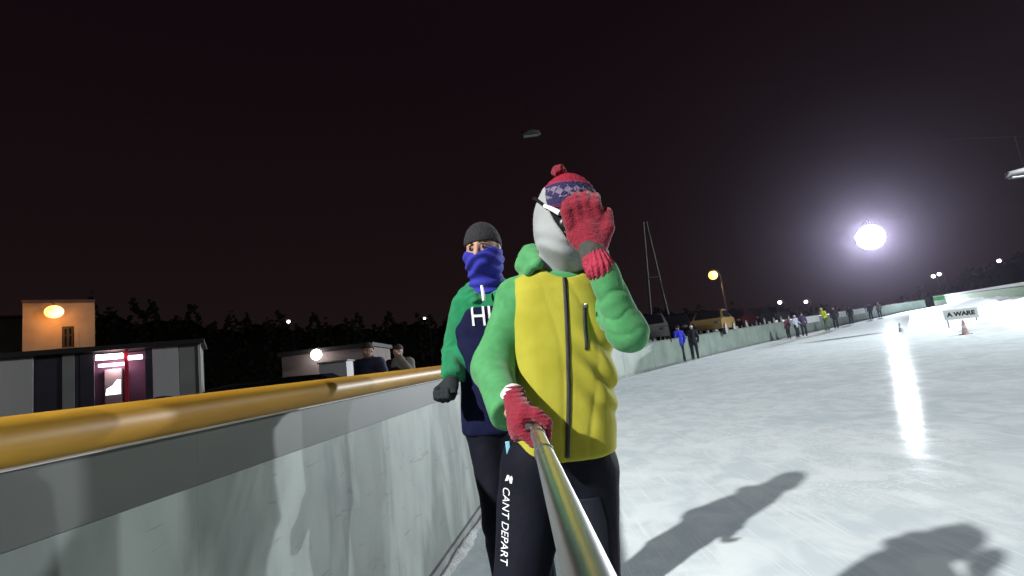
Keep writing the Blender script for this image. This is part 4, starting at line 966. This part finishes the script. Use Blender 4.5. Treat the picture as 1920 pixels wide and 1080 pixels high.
    def wrap(P):
        d = ell(P, hc + U * .006, (.0955, .108, .131), Mx)
        d = smin(d, ell(P, hc - U * .07 + Fw * .02, (.082, .092, .068), Mx), .05)
        d = smin(d, cap(P, neck + A(0, 0, -.01), hc - U * .09, .064, .062), .04)
        op = smax(smax(-(P[:, 0] - x0[0]) + .10 * (P[:, 2] - x0[2]), -((P - q0) @ n2.astype(np.float32)), .03), (P[:, 1] - (hc[1] + .055)), .02)
        op = smax(op, hc[2] - .088 - P[:, 2], .02)
        fo = .004 * np.sin((P[:, 2] * .8 + P[:, 0] * .6) * 130 + 4 * vnoise(P * 10)) * np.exp(-((P[:, 2] - (hc[2] - .10)) / .045) ** 2) + .003 * vnoise(P * 18)
        rg = 1 - np.abs(vnoise(P * A(9, 9, 13) + 1.3 + vnoise(P * 5)[:, None] * .9)) * 2.2
        fo = fo - .0060 * np.clip(rg, 0, 1) ** 2 * np.clip((hc[2] + .03 - P[:, 2]) / .06, 0, 1)
        return smax(d - fo, -op, .006)
    hw_ = sdf_obj('head_wrap', wrap, *bounds([hc + U * .15, hc - U * .16, neck - A(0, 0, .02)], .125), .0045, M['wrap_grey'], root, base)
    capm = knit_cap_material(0, (hc - base)[2], R(-7))
    def capf(P):
        d = ell(P, hc + U * .008 + A(.006, 0, 0), (.0965, .103, .131), Mx) - .0012 * np.sin(((P - hc) @ U.astype(np.float32)) * 520)
        return smax(d, -((P - hc) @ U.astype(np.float32)) - .005, .006)
    kc = sdf_obj('knit_cap', capf, *bounds([hc + U * .14, hc], .115), .0042, capm, root, base)
    pp = at(1048, 321, 1.46)
    sdf_obj('pompon', lambda P: np.linalg.norm((P - pp) * A(1, 1, 1.15), axis=1) - .0205 - .005 * vnoise(P * 150) - .003 * vnoise(P * 320), pp - .035, pp + .035, .0024, M['knit_red'], kc, base)
    sdf_obj('face_cover', lambda P: smax(ell(P, hc - U * .01, (.0925, .104, .124), Mx), ((P - hc) @ U.astype(np.float32)) - .03, .01), *bounds([hc + U * .05, hc - U * .14], .11), .006, M['ski_black'], root, base)
    g0, g1, g2 = at(1003, 372, 1.43), at(1021, 386, 1.375), at(1050, 400, 1.337)
    sg = MB(); sg.tube([g1 - base, (g1 + g2) / 2 - A(0, .004, 0) - base, g2 - base], [.0055, .0065, .008], 8); so = sg.build('sunglasses', M['frame_white'], root, True)
    MB().tube([g0 - base + A(-.004, .01, .003), g0 - base, g1 - base + A(.0, 0, 0)], [.004, .005, .0052], 8).build('arm_tip', M['lens_dark'], so, True)
    ln_ = MB(); cL_ = at(1068, 418, 1.342) - base; ln_.ball(tuple(cL_), (.030, .010, .024), 16, 10); ln_.ball(tuple(at(1108, 412, 1.35) - base), (.03, .012, .024), 16, 10); ln_.build('lens', M['lens_dark'], so, True)
    skates(root, base, (fR, fL), A(0, -1, 0))
    hp_ = bp.ray_cast(Vector(at(953, 843, .9) - base), Vector(at(953, 843, 1.9) - at(953, 843, .9)).normalized())[0]
    if hp_ is not None: MB().box(tuple(hp_ - Vector((.006, .002, .022))), tuple(hp_ + Vector((.006, .004, .022))), .002).build('lift_tag', M['tag_blue'], root)
    return P0, P1, u, e1, e2
M['tag_blue'] = mat('pale_blue_tag', (.25, .55, .75), .5)
P0, P1, pu, pe1, pe2 = build_main()

# the reaching pole held in the glove, telescopic, its near end below the camera
pl = empty('selfie_stick', tuple(P0)); tag(pl, 'shiny chrome telescopic pole held in the red glove pointing at the camera', 'selfie stick')
tot = np.linalg.norm(P1 - P0)
def seg(a_, b_, r_, name, m, r2=None): return MB().tube([Vector(pu * (a_ + (b_ - a_) * t_)) for t_ in np.linspace(0, 1, 8)], [r_ + ((r2 or r_) - r_) * t_ for t_ in np.linspace(0, 1, 8)], 28).build(name, m, pl, True)
seg(-.05, .035, .0128, 'grip', M['rubber'])
seg(.035, .17, .0128, 'tube_section', M['chrome']); seg(.17, .185, .0152, 'collar', M['steel']); seg(.185, .42, .0130, 'tube_section', M['chrome']); seg(.42, .432, .0148, 'collar', M['steel']); seg(.432, tot, .0132, 'tube_section', M['chrome'])
seg(tot, tot + .05, .014, 'mount', M['rubber'])
MB().tube([Vector(pu * .03 + pe1 * .017 + pe2 * .002), Vector(pu * .045 + pe1 * .019 + pe2 * .002)], [.008, .0065], 14).build('button', M['steel'], pl, True)

# ---------------------------------------------------------------- the friend behind
def build_friend():
    D = 2.42; base = np.array([-.07, 2.45, 0.])
    pelvis = at(930, 790, D); neck = at(912, 545, D); head = at(906, 468, 2.38)
    sR, eR, wR = at(872, 572, D), at(853, 655, 2.46), at(848, 704, 2.30); hRc = at(843, 727, 2.27)
    sL = at(965, 572, 2.46); eL = at(985, 660, 2.52); wL = at(985, 720, 2.36); hLc = at(985, 740, 2.33)
    hR, hL = at(905, 800, D) * A(1, 1, 1) + A(.01, 0, 0), at(965, 800, D)
    kR, kL = np.array([hR[0] + .02, 2.36, .52]), np.array([hL[0] + .03, 2.38, .52]); fR, fL = np.array([hR[0] + .02, 2.48, 0]), np.array([hL[0] + .05, 2.48, 0])
    aR, aL = fR + A(0, .02, .13), fL + A(0, .02, .13)
    Fw = np.array([-.28, -1., -.02]); Fw /= np.linalg.norm(Fw); U = np.array([-.03, -.05, 1.]); S = np.cross(Fw, U); S /= np.linalg.norm(S); U = np.cross(S, Fw)
    def hand(P, w_, c_, r, sgn):
        dn = (c_ - w_) / np.linalg.norm(c_ - w_); ac = np.cross(dn, A(sgn * .5, -1, .2)); ac /= np.linalg.norm(ac); th = np.cross(ac, dn)
        fs = [[c_ + dn * .03 + ac * o_, c_ + dn * (.055 + .008 * (abs(o_) < .02)) + ac * o_ * 1.1 + th * .012, c_ + dn * .062 + ac * o_ + th * .036, c_ + dn * .042 + ac * o_ + th * .05] for o_ in (-.032, -.011, .011, .031)]
        tb = [c_ - dn * .02 + ac * .035, c_ + dn * .015 + ac * .05 + th * .02, c_ + dn * .04 + ac * .04 + th * .035]
        return hand_sdf(P, w_, c_, np.stack([ac, th, dn], 1), fs, tb, r, (.042, .016 + r * .3, .044))
    def body(P):
        d = face_sdf(P, head, Fw, U, S)
        d = smin(d, cap(P, neck - A(0, 0, .02), head - U * .06, .052, .05), .03)
        d = smin(d, smin(cap(P, pelvis + A(0, 0, .02), (pelvis + neck) / 2, .10, .098), cap(P, (sR + sL) / 2 - A(.07, 0, .03), (sR + sL) / 2 + A(.07, 0, -.03), .075), .1), .06)
        for a_, b_, c_ in ((sR, eR, wR), (sL, eL, wL)): d = smin(d, chain(P, [a_, b_, c_], [.04, .034, .024]), .03)
        for a_, b_, c_, q_ in ((hR, kR, aR, fR), (hL, kL, aL, fL)):
            d = smin(d, chain(P, [a_, b_, c_], [.07, .048, .034]), .05); d = smin(d, cap(P, c_ - A(0, 0, .02), q_ + A(0, -.14, .095), .03, .025), .03)
        d = smin(d, hand(P, wR, hRc, .0075, -1), .01); d = smin(d, hand(P, wL, hLc, .0075, 1), .01)
        return d
    allp = [head + U * .14, sR, eR, sL, eL, wL, fR, fL, hRc, hLc, fR + A(0, -.2, 0)]
    root = sdf_obj('person', body, *bounds(allp, .12), .0075, M['skin'], None, base); root.location = base
    tag(root, 'skater in black beanie, blue neck gaiter and green and navy hoodie behind the yellow vest', 'person')
    for s_ in (-1, 1):
        c_ = head + Fw * .083 + S * s_ * .032 - U * .003 - base
        ey = MB().ball(tuple(c_), (.0125, .0115, .0085), 14, 10).build('eye', M['eye_white'], root, True); MB().ball(tuple(c_ + Fw * .0075), .0065, 10, 8).build('iris', M['eye_dark'], ey, True)
        eb = MB().tube([Vector(head + Fw * .094 + S * s_ * .016 + U * .017 - base), Vector(head + Fw * .095 + S * s_ * .034 + U * .022 - base), Vector(head + Fw * .084 + S * s_ * .052 + U * .014 - base)], [.003, .004, .002], 8).build('eyebrow', M['eye_dark'], root, True)
    zn, zp = neck[2] - .005, pelvis[2] - .05
    C = np.array([pelvis - A(0, 0, .07), pelvis + A(0, 0, .1), (pelvis + neck) / 2 + A(0, 0, .05), neck - A(0, 0, .09), neck - A(0, 0, .03), neck + A(0, 0, .02)])
    Z = C[:, 2]; W = np.array([.158, .15, .155, .165, .13, .07]); B = np.array([.12, .115, .12, .11, .09, .07])
    def fl(P, amp, s_): return amp * (vnoise(P * A(11, 11, 7) + s_) + .5 * vnoise(P * 22 + s_))
    def sleeve(P, a_, b_, c_, s_):
        axis = ((c_ - b_) / np.linalg.norm(c_ - b_)).astype(np.float32); t_ = (P - b_) @ axis
        near_ = np.exp(-(np.linalg.norm(P - b_, axis=1) / .14) ** 2) + np.exp(-(np.linalg.norm(P - c_, axis=1) / .1) ** 2)
        return smax(chain(P, [a_, b_, c_], [.062, .054, .043], .03) - .0085 * (np.sin(t_ * 85 + 5 * vnoise(P * 12 + s_)) * .5 + .5) * near_ - fl(P, .004, s_), (P - c_) @ axis - .028, .008)
    def hoodie(P):
        d = smax(loft(P, Z, C, W - .012, B - .012), np.maximum(zp + .02 - P[:, 2], P[:, 2] - zn - .02), .02)
        d = smin(d, sleeve(P, sR, eR, wR, 1.), .05); d = smin(d, sleeve(P, sL, eL, wL, 5.), .05)
        hd = chain(P, [neck + A(-.05, -.085, -.045), neck + A(-.09, -.02, -.005), neck + A(-.06, .075, .02), neck + A(.06, .075, .02), neck + A(.09, -.02, -.005), neck + A(.05, -.085, -.045)], [.022, .032, .042, .042, .032, .022], .03) - .004 * np.sin(P[:, 2] * 170 + 4 * vnoise(P * 14))
        return smin(d, hd, .02)
    ho = sdf_obj('hoodie', hoodie, *bounds([sR, eR, wR, sL, eL, wL, pelvis - A(.1, .1, .07), neck + A(0, 0, .04)], .12), .007, M['hood_green2'], root, base)
    def front(P):
        d = loft(P, Z, C, W, B) - fl(P, .006, 3.)
        d = smax(d, np.maximum(zp - P[:, 2], P[:, 2] - (neck[2] - .075)), .03)
        for sh, sg in ((sR, -1), (sL, 1)): d = smax(d, -(np.linalg.norm((P - (sh + A(sg * .045, 0, .02))) * A(1, .6, .62), axis=1) - .075), .015)
        return d
    fr = sdf_obj('front_panel', front, *bounds([C[0] - A(.17, .13, 0), C[-1] + A(.17, .13, 0)], .03), .007, M['navy'], ho, base)
    bf = bvh_of(fr)
    tx_ = text_mesh('lettering', 'HI', .105, M['print_white'], fr, sub=4); a_ = at(902, 594, 2.3) - base
    for v in tx_.data.vertices: v.co = Vector((a_[0] + v.co.x * 1.0, a_[1], a_[2] + v.co.y * 1.25 - v.co.x * .1))
    drape(tx_, bf, (0, 1, 0), .007)
    dc = MB(); c0 = at(903, 536, 2.30) - base; c1 = at(906, 551, 2.28) - base; c2 = at(907, 564, 2.275) - base; dc.tube([Vector(c0), Vector(c1), Vector(c2)], [.007, .0085, .0075], 10); dc.build('drawstring', M['print_white'], ho, True)
    drape(ho.children[-1], bvh_of(ho), (0, 1, 0), .004) if False else None
    # gaiter, beanie, gloves, trousers
    Mx = np.stack([S, Fw, U], 1)
    def gaiter(P):
        d = ell(P, head - U * .045 + Fw * .012, (.087, .108, .085), Mx); d = smin(d, cap(P, neck + A(0, 0, .0), head - U * .06, .083, .07), .05)
        tp = ((P - head) @ U.astype(np.float32)) + .018 - .22 * np.maximum(0, -((P - head) @ Fw.astype(np.float32))) + .012 * np.cos(((P - head) @ S.astype(np.float32)) * 40)
        d = d - .0045 * np.sin((P[:, 2]) * 150 + 6 * vnoise(P * 9)) - .003 * vnoise(P * 20)
        return smax(smax(d, tp, .006), neck[2] - .035 - P[:, 2], .012)
    sdf_obj('neck_gaiter', gaiter, *bounds([head, neck - A(0, 0, .03)], .13), .0055, M['gaiter_blue'], root, base)
    def beanie(P):
        d = ell(P, head + U * .022 - Fw * .006, (.088, .104, .112), Mx) - .0015 * np.sin(np.arctan2((P - head) @ S.astype(np.float32), (P - head) @ Fw.astype(np.float32)) * 60)
        return smax(d, -((P - head) @ U.astype(np.float32)) + .022 - .30 * np.maximum(0, -((P - head) @ Fw.astype(np.float32)) + .03), .008)
    sdf_obj('beanie', beanie, *bounds([head + U * .14, head - U * .05], .125), .0055, M['beanie_black'], root, base)
    for w_, c_, sg in ((wR, hRc, -1), (wL, hLc, 1)):
        sdf_obj('glove', lambda P: hand(P, w_, c_, .0125, sg), *bounds([w_, c_], .11), .0045, M['glove_black'], root, base)
    def pants(P):
        d = smin(cap(P, hR + A(.02, 0, .03), hL + A(-.02, 0, .03), .098), cap(P, pelvis + A(-.04, 0, .02), pelvis + A(.04, 0, .02), .10), .06)
        for a_, b_, c_ in ((hR, kR, aR), (hL, kL, aL)): d = smin(d, chain(P, [a_, b_, c_ + A(0, 0, .04)], [.09, .07, .064], .03), .035)
        return smax(d - fl(P, .006, 8.), .13 - P[:, 2], .01)
    sdf_obj('trousers', pants, *bounds([pelvis, hR, hL, kR, kL, aR, aL], .14), .009, M['ski_black'], root, base)
    skates(root, base, (fR, fL), A(-.15, -.988, 0))
build_friend()

# ---------------------------------------------------------------- everyone farther away
def figure(x, y, z, h, face, jacket, trousers, hat, lab, group=None, stride=.0, lean=0., arms='down', skate=True, vox=.02, hair=False, mitt=None):
    """standing or gliding figure; face = heading angle in radians (0 looks along -Y)"""
    base = np.array([x, y, z]); k = h / 1.72; c, s_ = math.cos(face), math.sin(face)
    F = np.array([s_, -c, 0.]); S = np.array([c, s_, 0.]); U = np.array([0, 0, 1.])
    sk = .06 if skate else 0.
    def J(a_, f_, u_): return S * a_ * k + F * (f_ + lean * max(0, u_ - .9)) * k + U * (u_ * k + sk * (u_ < 9))
    pel = J(0, -lean * .15, .90); nk = J(0, .0, 1.40); hd = J(0, .02, 1.56)
    sh = [J(q * .17, 0, 1.36) for q in (-1, 1)]; hp = [J(q * .09, 0, .88) for q in (-1, 1)]
    ft = [J(q * (.11 + .03 * abs(stride)), q * stride, .0) for q in (-1, 1)]; kn = [J(q * .11, q * stride * .5 + .06, .47) for q in (-1, 1)]
    if arms == 'down': el = [J(q * .25, -.05, 1.09) for q in (-1, 1)]; hn = [J(q * .24, .06, .86) for q in (-1, 1)]
    elif arms == 'swing': el = [J(q * .25, q * .14 - .05, 1.12) for q in (-1, 1)]; hn = [J(q * .22, q * .34, .98) for q in (-1, 1)]
    elif arms == 'mouth': el = [J(-.24, -.04, 1.1), J(.25, .08, 1.13)]; hn = [J(-.22, .08, .9), J(.07, .17, 1.46)]
    else: el = [J(q * .3, 0, 1.2) for q in (-1, 1)]; hn = [J(q * .42, .1, 1.05) for q in (-1, 1)]
    def hands(P, r_):
        d = None
        for i, q in enumerate((-1, 1)):
            dn = hn[i] - el[i]; dn /= np.linalg.norm(dn); a_ = hn[i]; e_ = smin(cap(P, a_, a_ + dn * .07 * k, .03 * r_ * k, .034 * r_ * k), cap(P, a_ + dn * .07 * k, a_ + dn * .14 * k + F * .02, .026 * r_ * k, .018 * r_ * k), .02)
            e_ = smin(e_, cap(P, a_ + dn * .03 * k, a_ + dn * .08 * k + F * .045 * k, .014 * r_ * k, .011 * r_ * k), .01)
            d = e_ if d is None else np.minimum(d, e_)
        return d
    def body(P):
        d = face_sdf(P, hd, F, U, S, k); d = smin(d, cap(P, nk, hd - U * .06 * k, .05 * k), .03)
        d = smin(d, chain(P, [pel, (pel + nk) / 2, nk - U * .08 * k], [.10 * k, .10 * k, .1 * k]), .05)
        for i in (0, 1):
            d = smin(d, chain(P, [sh[i], el[i], hn[i]], [.045 * k, .035 * k, .026 * k]), .03); d = smin(d, chain(P, [hp[i], kn[i], ft[i] + U * .08 * k], [.075 * k, .05 * k, .04 * k]), .04)
            d = smin(d, cap(P, ft[i] + U * .05 * k, ft[i] + U * .045 * k + F * .15 * k, .035 * k), .02)
        return smin(d, hands(P, 1.), .02)
    allp = [hd + U * .14 * k, *sh, *el, *hn, *ft, *kn]
    lo, hi = bounds(allp, .17 * k)
    root = sdf_obj('person', body, lo, hi, vox * .8, M['skin']); root.location = base; tag(root, lab, 'person', group)
    def coat(P):
        d = smin(chain(P, [pel - U * .04 * k, (pel + nk) / 2, nk - U * .09 * k], [.155 * k, .15 * k, .13 * k]), cap(P, sh[0], sh[1], .085 * k), .08)
        for i in (0, 1): d = smin(d, chain(P, [sh[i], el[i], hn[i]], [.075 * k, .062 * k, .05 * k]), .03)
        d = smin(d, cap(P, nk - U * .03 * k, nk + U * .045 * k, .075 * k, .068 * k), .03)
        return d - .006 * vnoise(P * 12)
    sdf_obj('jacket', coat, lo, hi, vox, jacket, root)
    def tr(P):
        d = cap(P, hp[0], hp[1], .105 * k)
        for i in (0, 1): d = smin(d, chain(P, [hp[i], kn[i], ft[i] + U * .12 * k], [.10 * k, .075 * k, .062 * k]), .04)
        return d - .005 * vnoise(P * 12)
    sdf_obj('trousers', tr, lo, hi * A(1, 1, 1), vox, trousers, root)
    Mx = np.stack([S, F, U], 1)
    def ht(P): return smax(ell(P, hd + U * .028 * k - F * .008 * k, np.array((.09, .106, .10)) * k, Mx), -((P - hd) @ U.astype(np.float32)) + .03 * k - .35 * np.maximum(0, -((P - hd) @ F.astype(np.float32))), .01)
    sdf_obj('hair' if hair else 'hat', ht, hd - .16 * k, hd + .16 * k, vox * .6, hat, root)
    if mitt is not None: sdf_obj('glove', lambda P: hands(P, 1.25), lo, hi, vox * .7, mitt, root)
    if skate:
        for f_ in ft:
            bt = MB().box(tuple(f_ - A(.05, .05, -.0) * k + U * .0), tuple(f_ + A(.05, .05, .0) * k + U * .16 * k), .02).build('skate_boot', M['rubber'], root)
            bl = MB(); p0, p1 = f_ - F * .14 * k - U * (sk - .012), f_ + F * .19 * k - U * (sk - .012); bl.tube([Vector(p0), Vector(p1)], .012, 6); bl.tube([Vector(f_ - U * .02), Vector(f_ - U * (sk - .012))], .012, 6); bl.build('blade', M['steel'], bt)
    return root
def cm(n, c): return mat(n, c, .85, tuple(q * 1.25 for q in c), 10, bump=.3, bscale=60)
blue = cm('bright_blue_jacket', (.03, .04, .55)); dkj = cm('black_jacket', (.012, .014, .02)); dkt = cm('dark_trousers', (.012, .02, .024)); pale = cm('pale_grey_jacket', (.42, .46, .58))
mar = cm('maroon_jacket', (.10, .03, .06)); ylw = cm('neon_yellow_jacket', (.55, .62, .03)); grn = cm('dark_green_trousers', (.06, .12, .06)); pur = cm('dark_purple_jacket', (.05, .04, .10)); brn = cm('grey_brown_jacket', (.16, .155, .14)); nvj = cm('dark_navy_jacket', (.022, .026, .06)); whh = cm('white_hat', (.5, .5, .52)); hr = cm('dark_hair', (.03, .024, .02))
def skater(px, py, h, face, *a, dist=None, **kw):
    g = ground_at(px, py) * .93
    return figure(g[0], g[1], float(gz(g[0])), h, face, *a, **kw)
GS = 'distant skaters on the far ice'
skater(1280, 676, 1.70, R(190), blue, dkt, hr, 'skater in a bright blue jacket standing close to the far board', GS, vox=.026, hair=True)
skater(1305, 671, 1.64, R(165), dkj, dkt, whh, 'dark clothed skater with a pale hat at the right shoulder of the blue jacket', GS, vox=.026, arms='down')
figL = lambda px, py, Yd, h, face, *a, **kw: (lambda p: figure(p[0], p[1], float(gz(p[0])), h, face, *a, **kw))(at(px, py, Yd))
figL(1474, 600, 33.5, 1.35, R(200), mar, dkt, dkj, 'child in a maroon jacket leftmost of the three small skaters by the far board', GS, vox=.028)
figL(1490, 600, 33.0, 1.45, R(30), pale, dkt, whh, 'child in a pale grey jacket between the maroon and dark small skaters', GS, vox=.028, arms='out')
figL(1504, 600, 33.5, 1.55, R(-20), pur, dkt, dkj, 'dark clothed skater rightmost of the three small skaters by the far board', GS, vox=.028)
figL(1548, 600, 38, 1.72, R(-70), ylw, grn, ylw, 'skater in a neon yellow jacket gliding near the far board', GS, stride=.28, lean=.35, arms='swing', vox=.03)
figL(1566, 600, 39.5, 1.7, R(-40), dkj, dkt, dkj, 'black clothed skater just right of the neon yellow jacket', GS, stride=.15, vox=.03)
figL(1594, 590, 46, 1.6, R(150), dkj, dkt, hr, 'small dark skater standing between the two bright white banners', GS, vox=.035, hair=True)
figL(1632, 585, 52, 1.65, R(180), nvj, dkt, dkj, 'tiny dark skater right of the last white banner', GS, vox=.035)
figL(1648, 580, 54, 1.6, R(170), brn, dkt, whh, 'tiny grey brown skater second from the last white banner', GS, vox=.035)
GP = 'onlookers behind the near board'
p = at(691, 660, 8.3); figure(p[0], p[1], -.03, 1.80, R(-12), nvj, dkt, hr, 'onlooker in a dark navy jacket behind the yellow tube', GP, skate=False, vox=.017, hair=True)
p = at(747, 660, 8.8); figure(p[0], p[1], -.03, 1.74, R(-5), brn, dkt, hr, 'onlooker in a grey brown jacket raising one hand to the mouth', GP, skate=False, vox=.017, hair=True, arms='mouth')

# markers on the ice
def marker(px, py, m, lab, h):
    g = ground_at(px, py); o = empty('marker_cone', (g[0], g[1], float(gz(g[0])))); tag(o, lab, 'cone', 'marker cones on the ice')
    MB().box((-.13, -.13, 0), (.13, .13, .03), .01).build('foot', m, o)
    MB().tube([(0, 0, .031), (0, 0, h)], [.10, .025], 18).build('cone', m, o, True)
    MB().tube([(0, 0, h * .45), (0, 0, h * .65)], [.0705, .054], 18, False).build('stripe', M['banner'], o, True)
marker(1690, 622, M['cone_grey'], 'grey marker cone standing alone out on the ice', .42)
marker(1811, 627, M['cone_orange'], 'pinkish marker cone on the ice below the black lettering', .48)

# ---- thin night haze that the lamps light up
hb = MB(); hb.box((-260, -320, -2.5), (330, 260, 45))
hm = bpy.data.materials.new('night_haze'); hm.use_nodes = True; t = hm.node_tree; t.nodes.clear()
o_ = t.nodes.new('ShaderNodeOutputMaterial'); pv = t.nodes.new('ShaderNodeVolumePrincipled'); pv.inputs['Color'].default_value = (.80, .70, 1., 1); pv.inputs['Density'].default_value = HAZE; pv.inputs['Anisotropy'].default_value = .9
t.links.new(pv.outputs[0], o_.inputs['Volume'])
tag(hb.build('haze', hm), 'thin night haze over the rink', 'haze', kind='stuff')
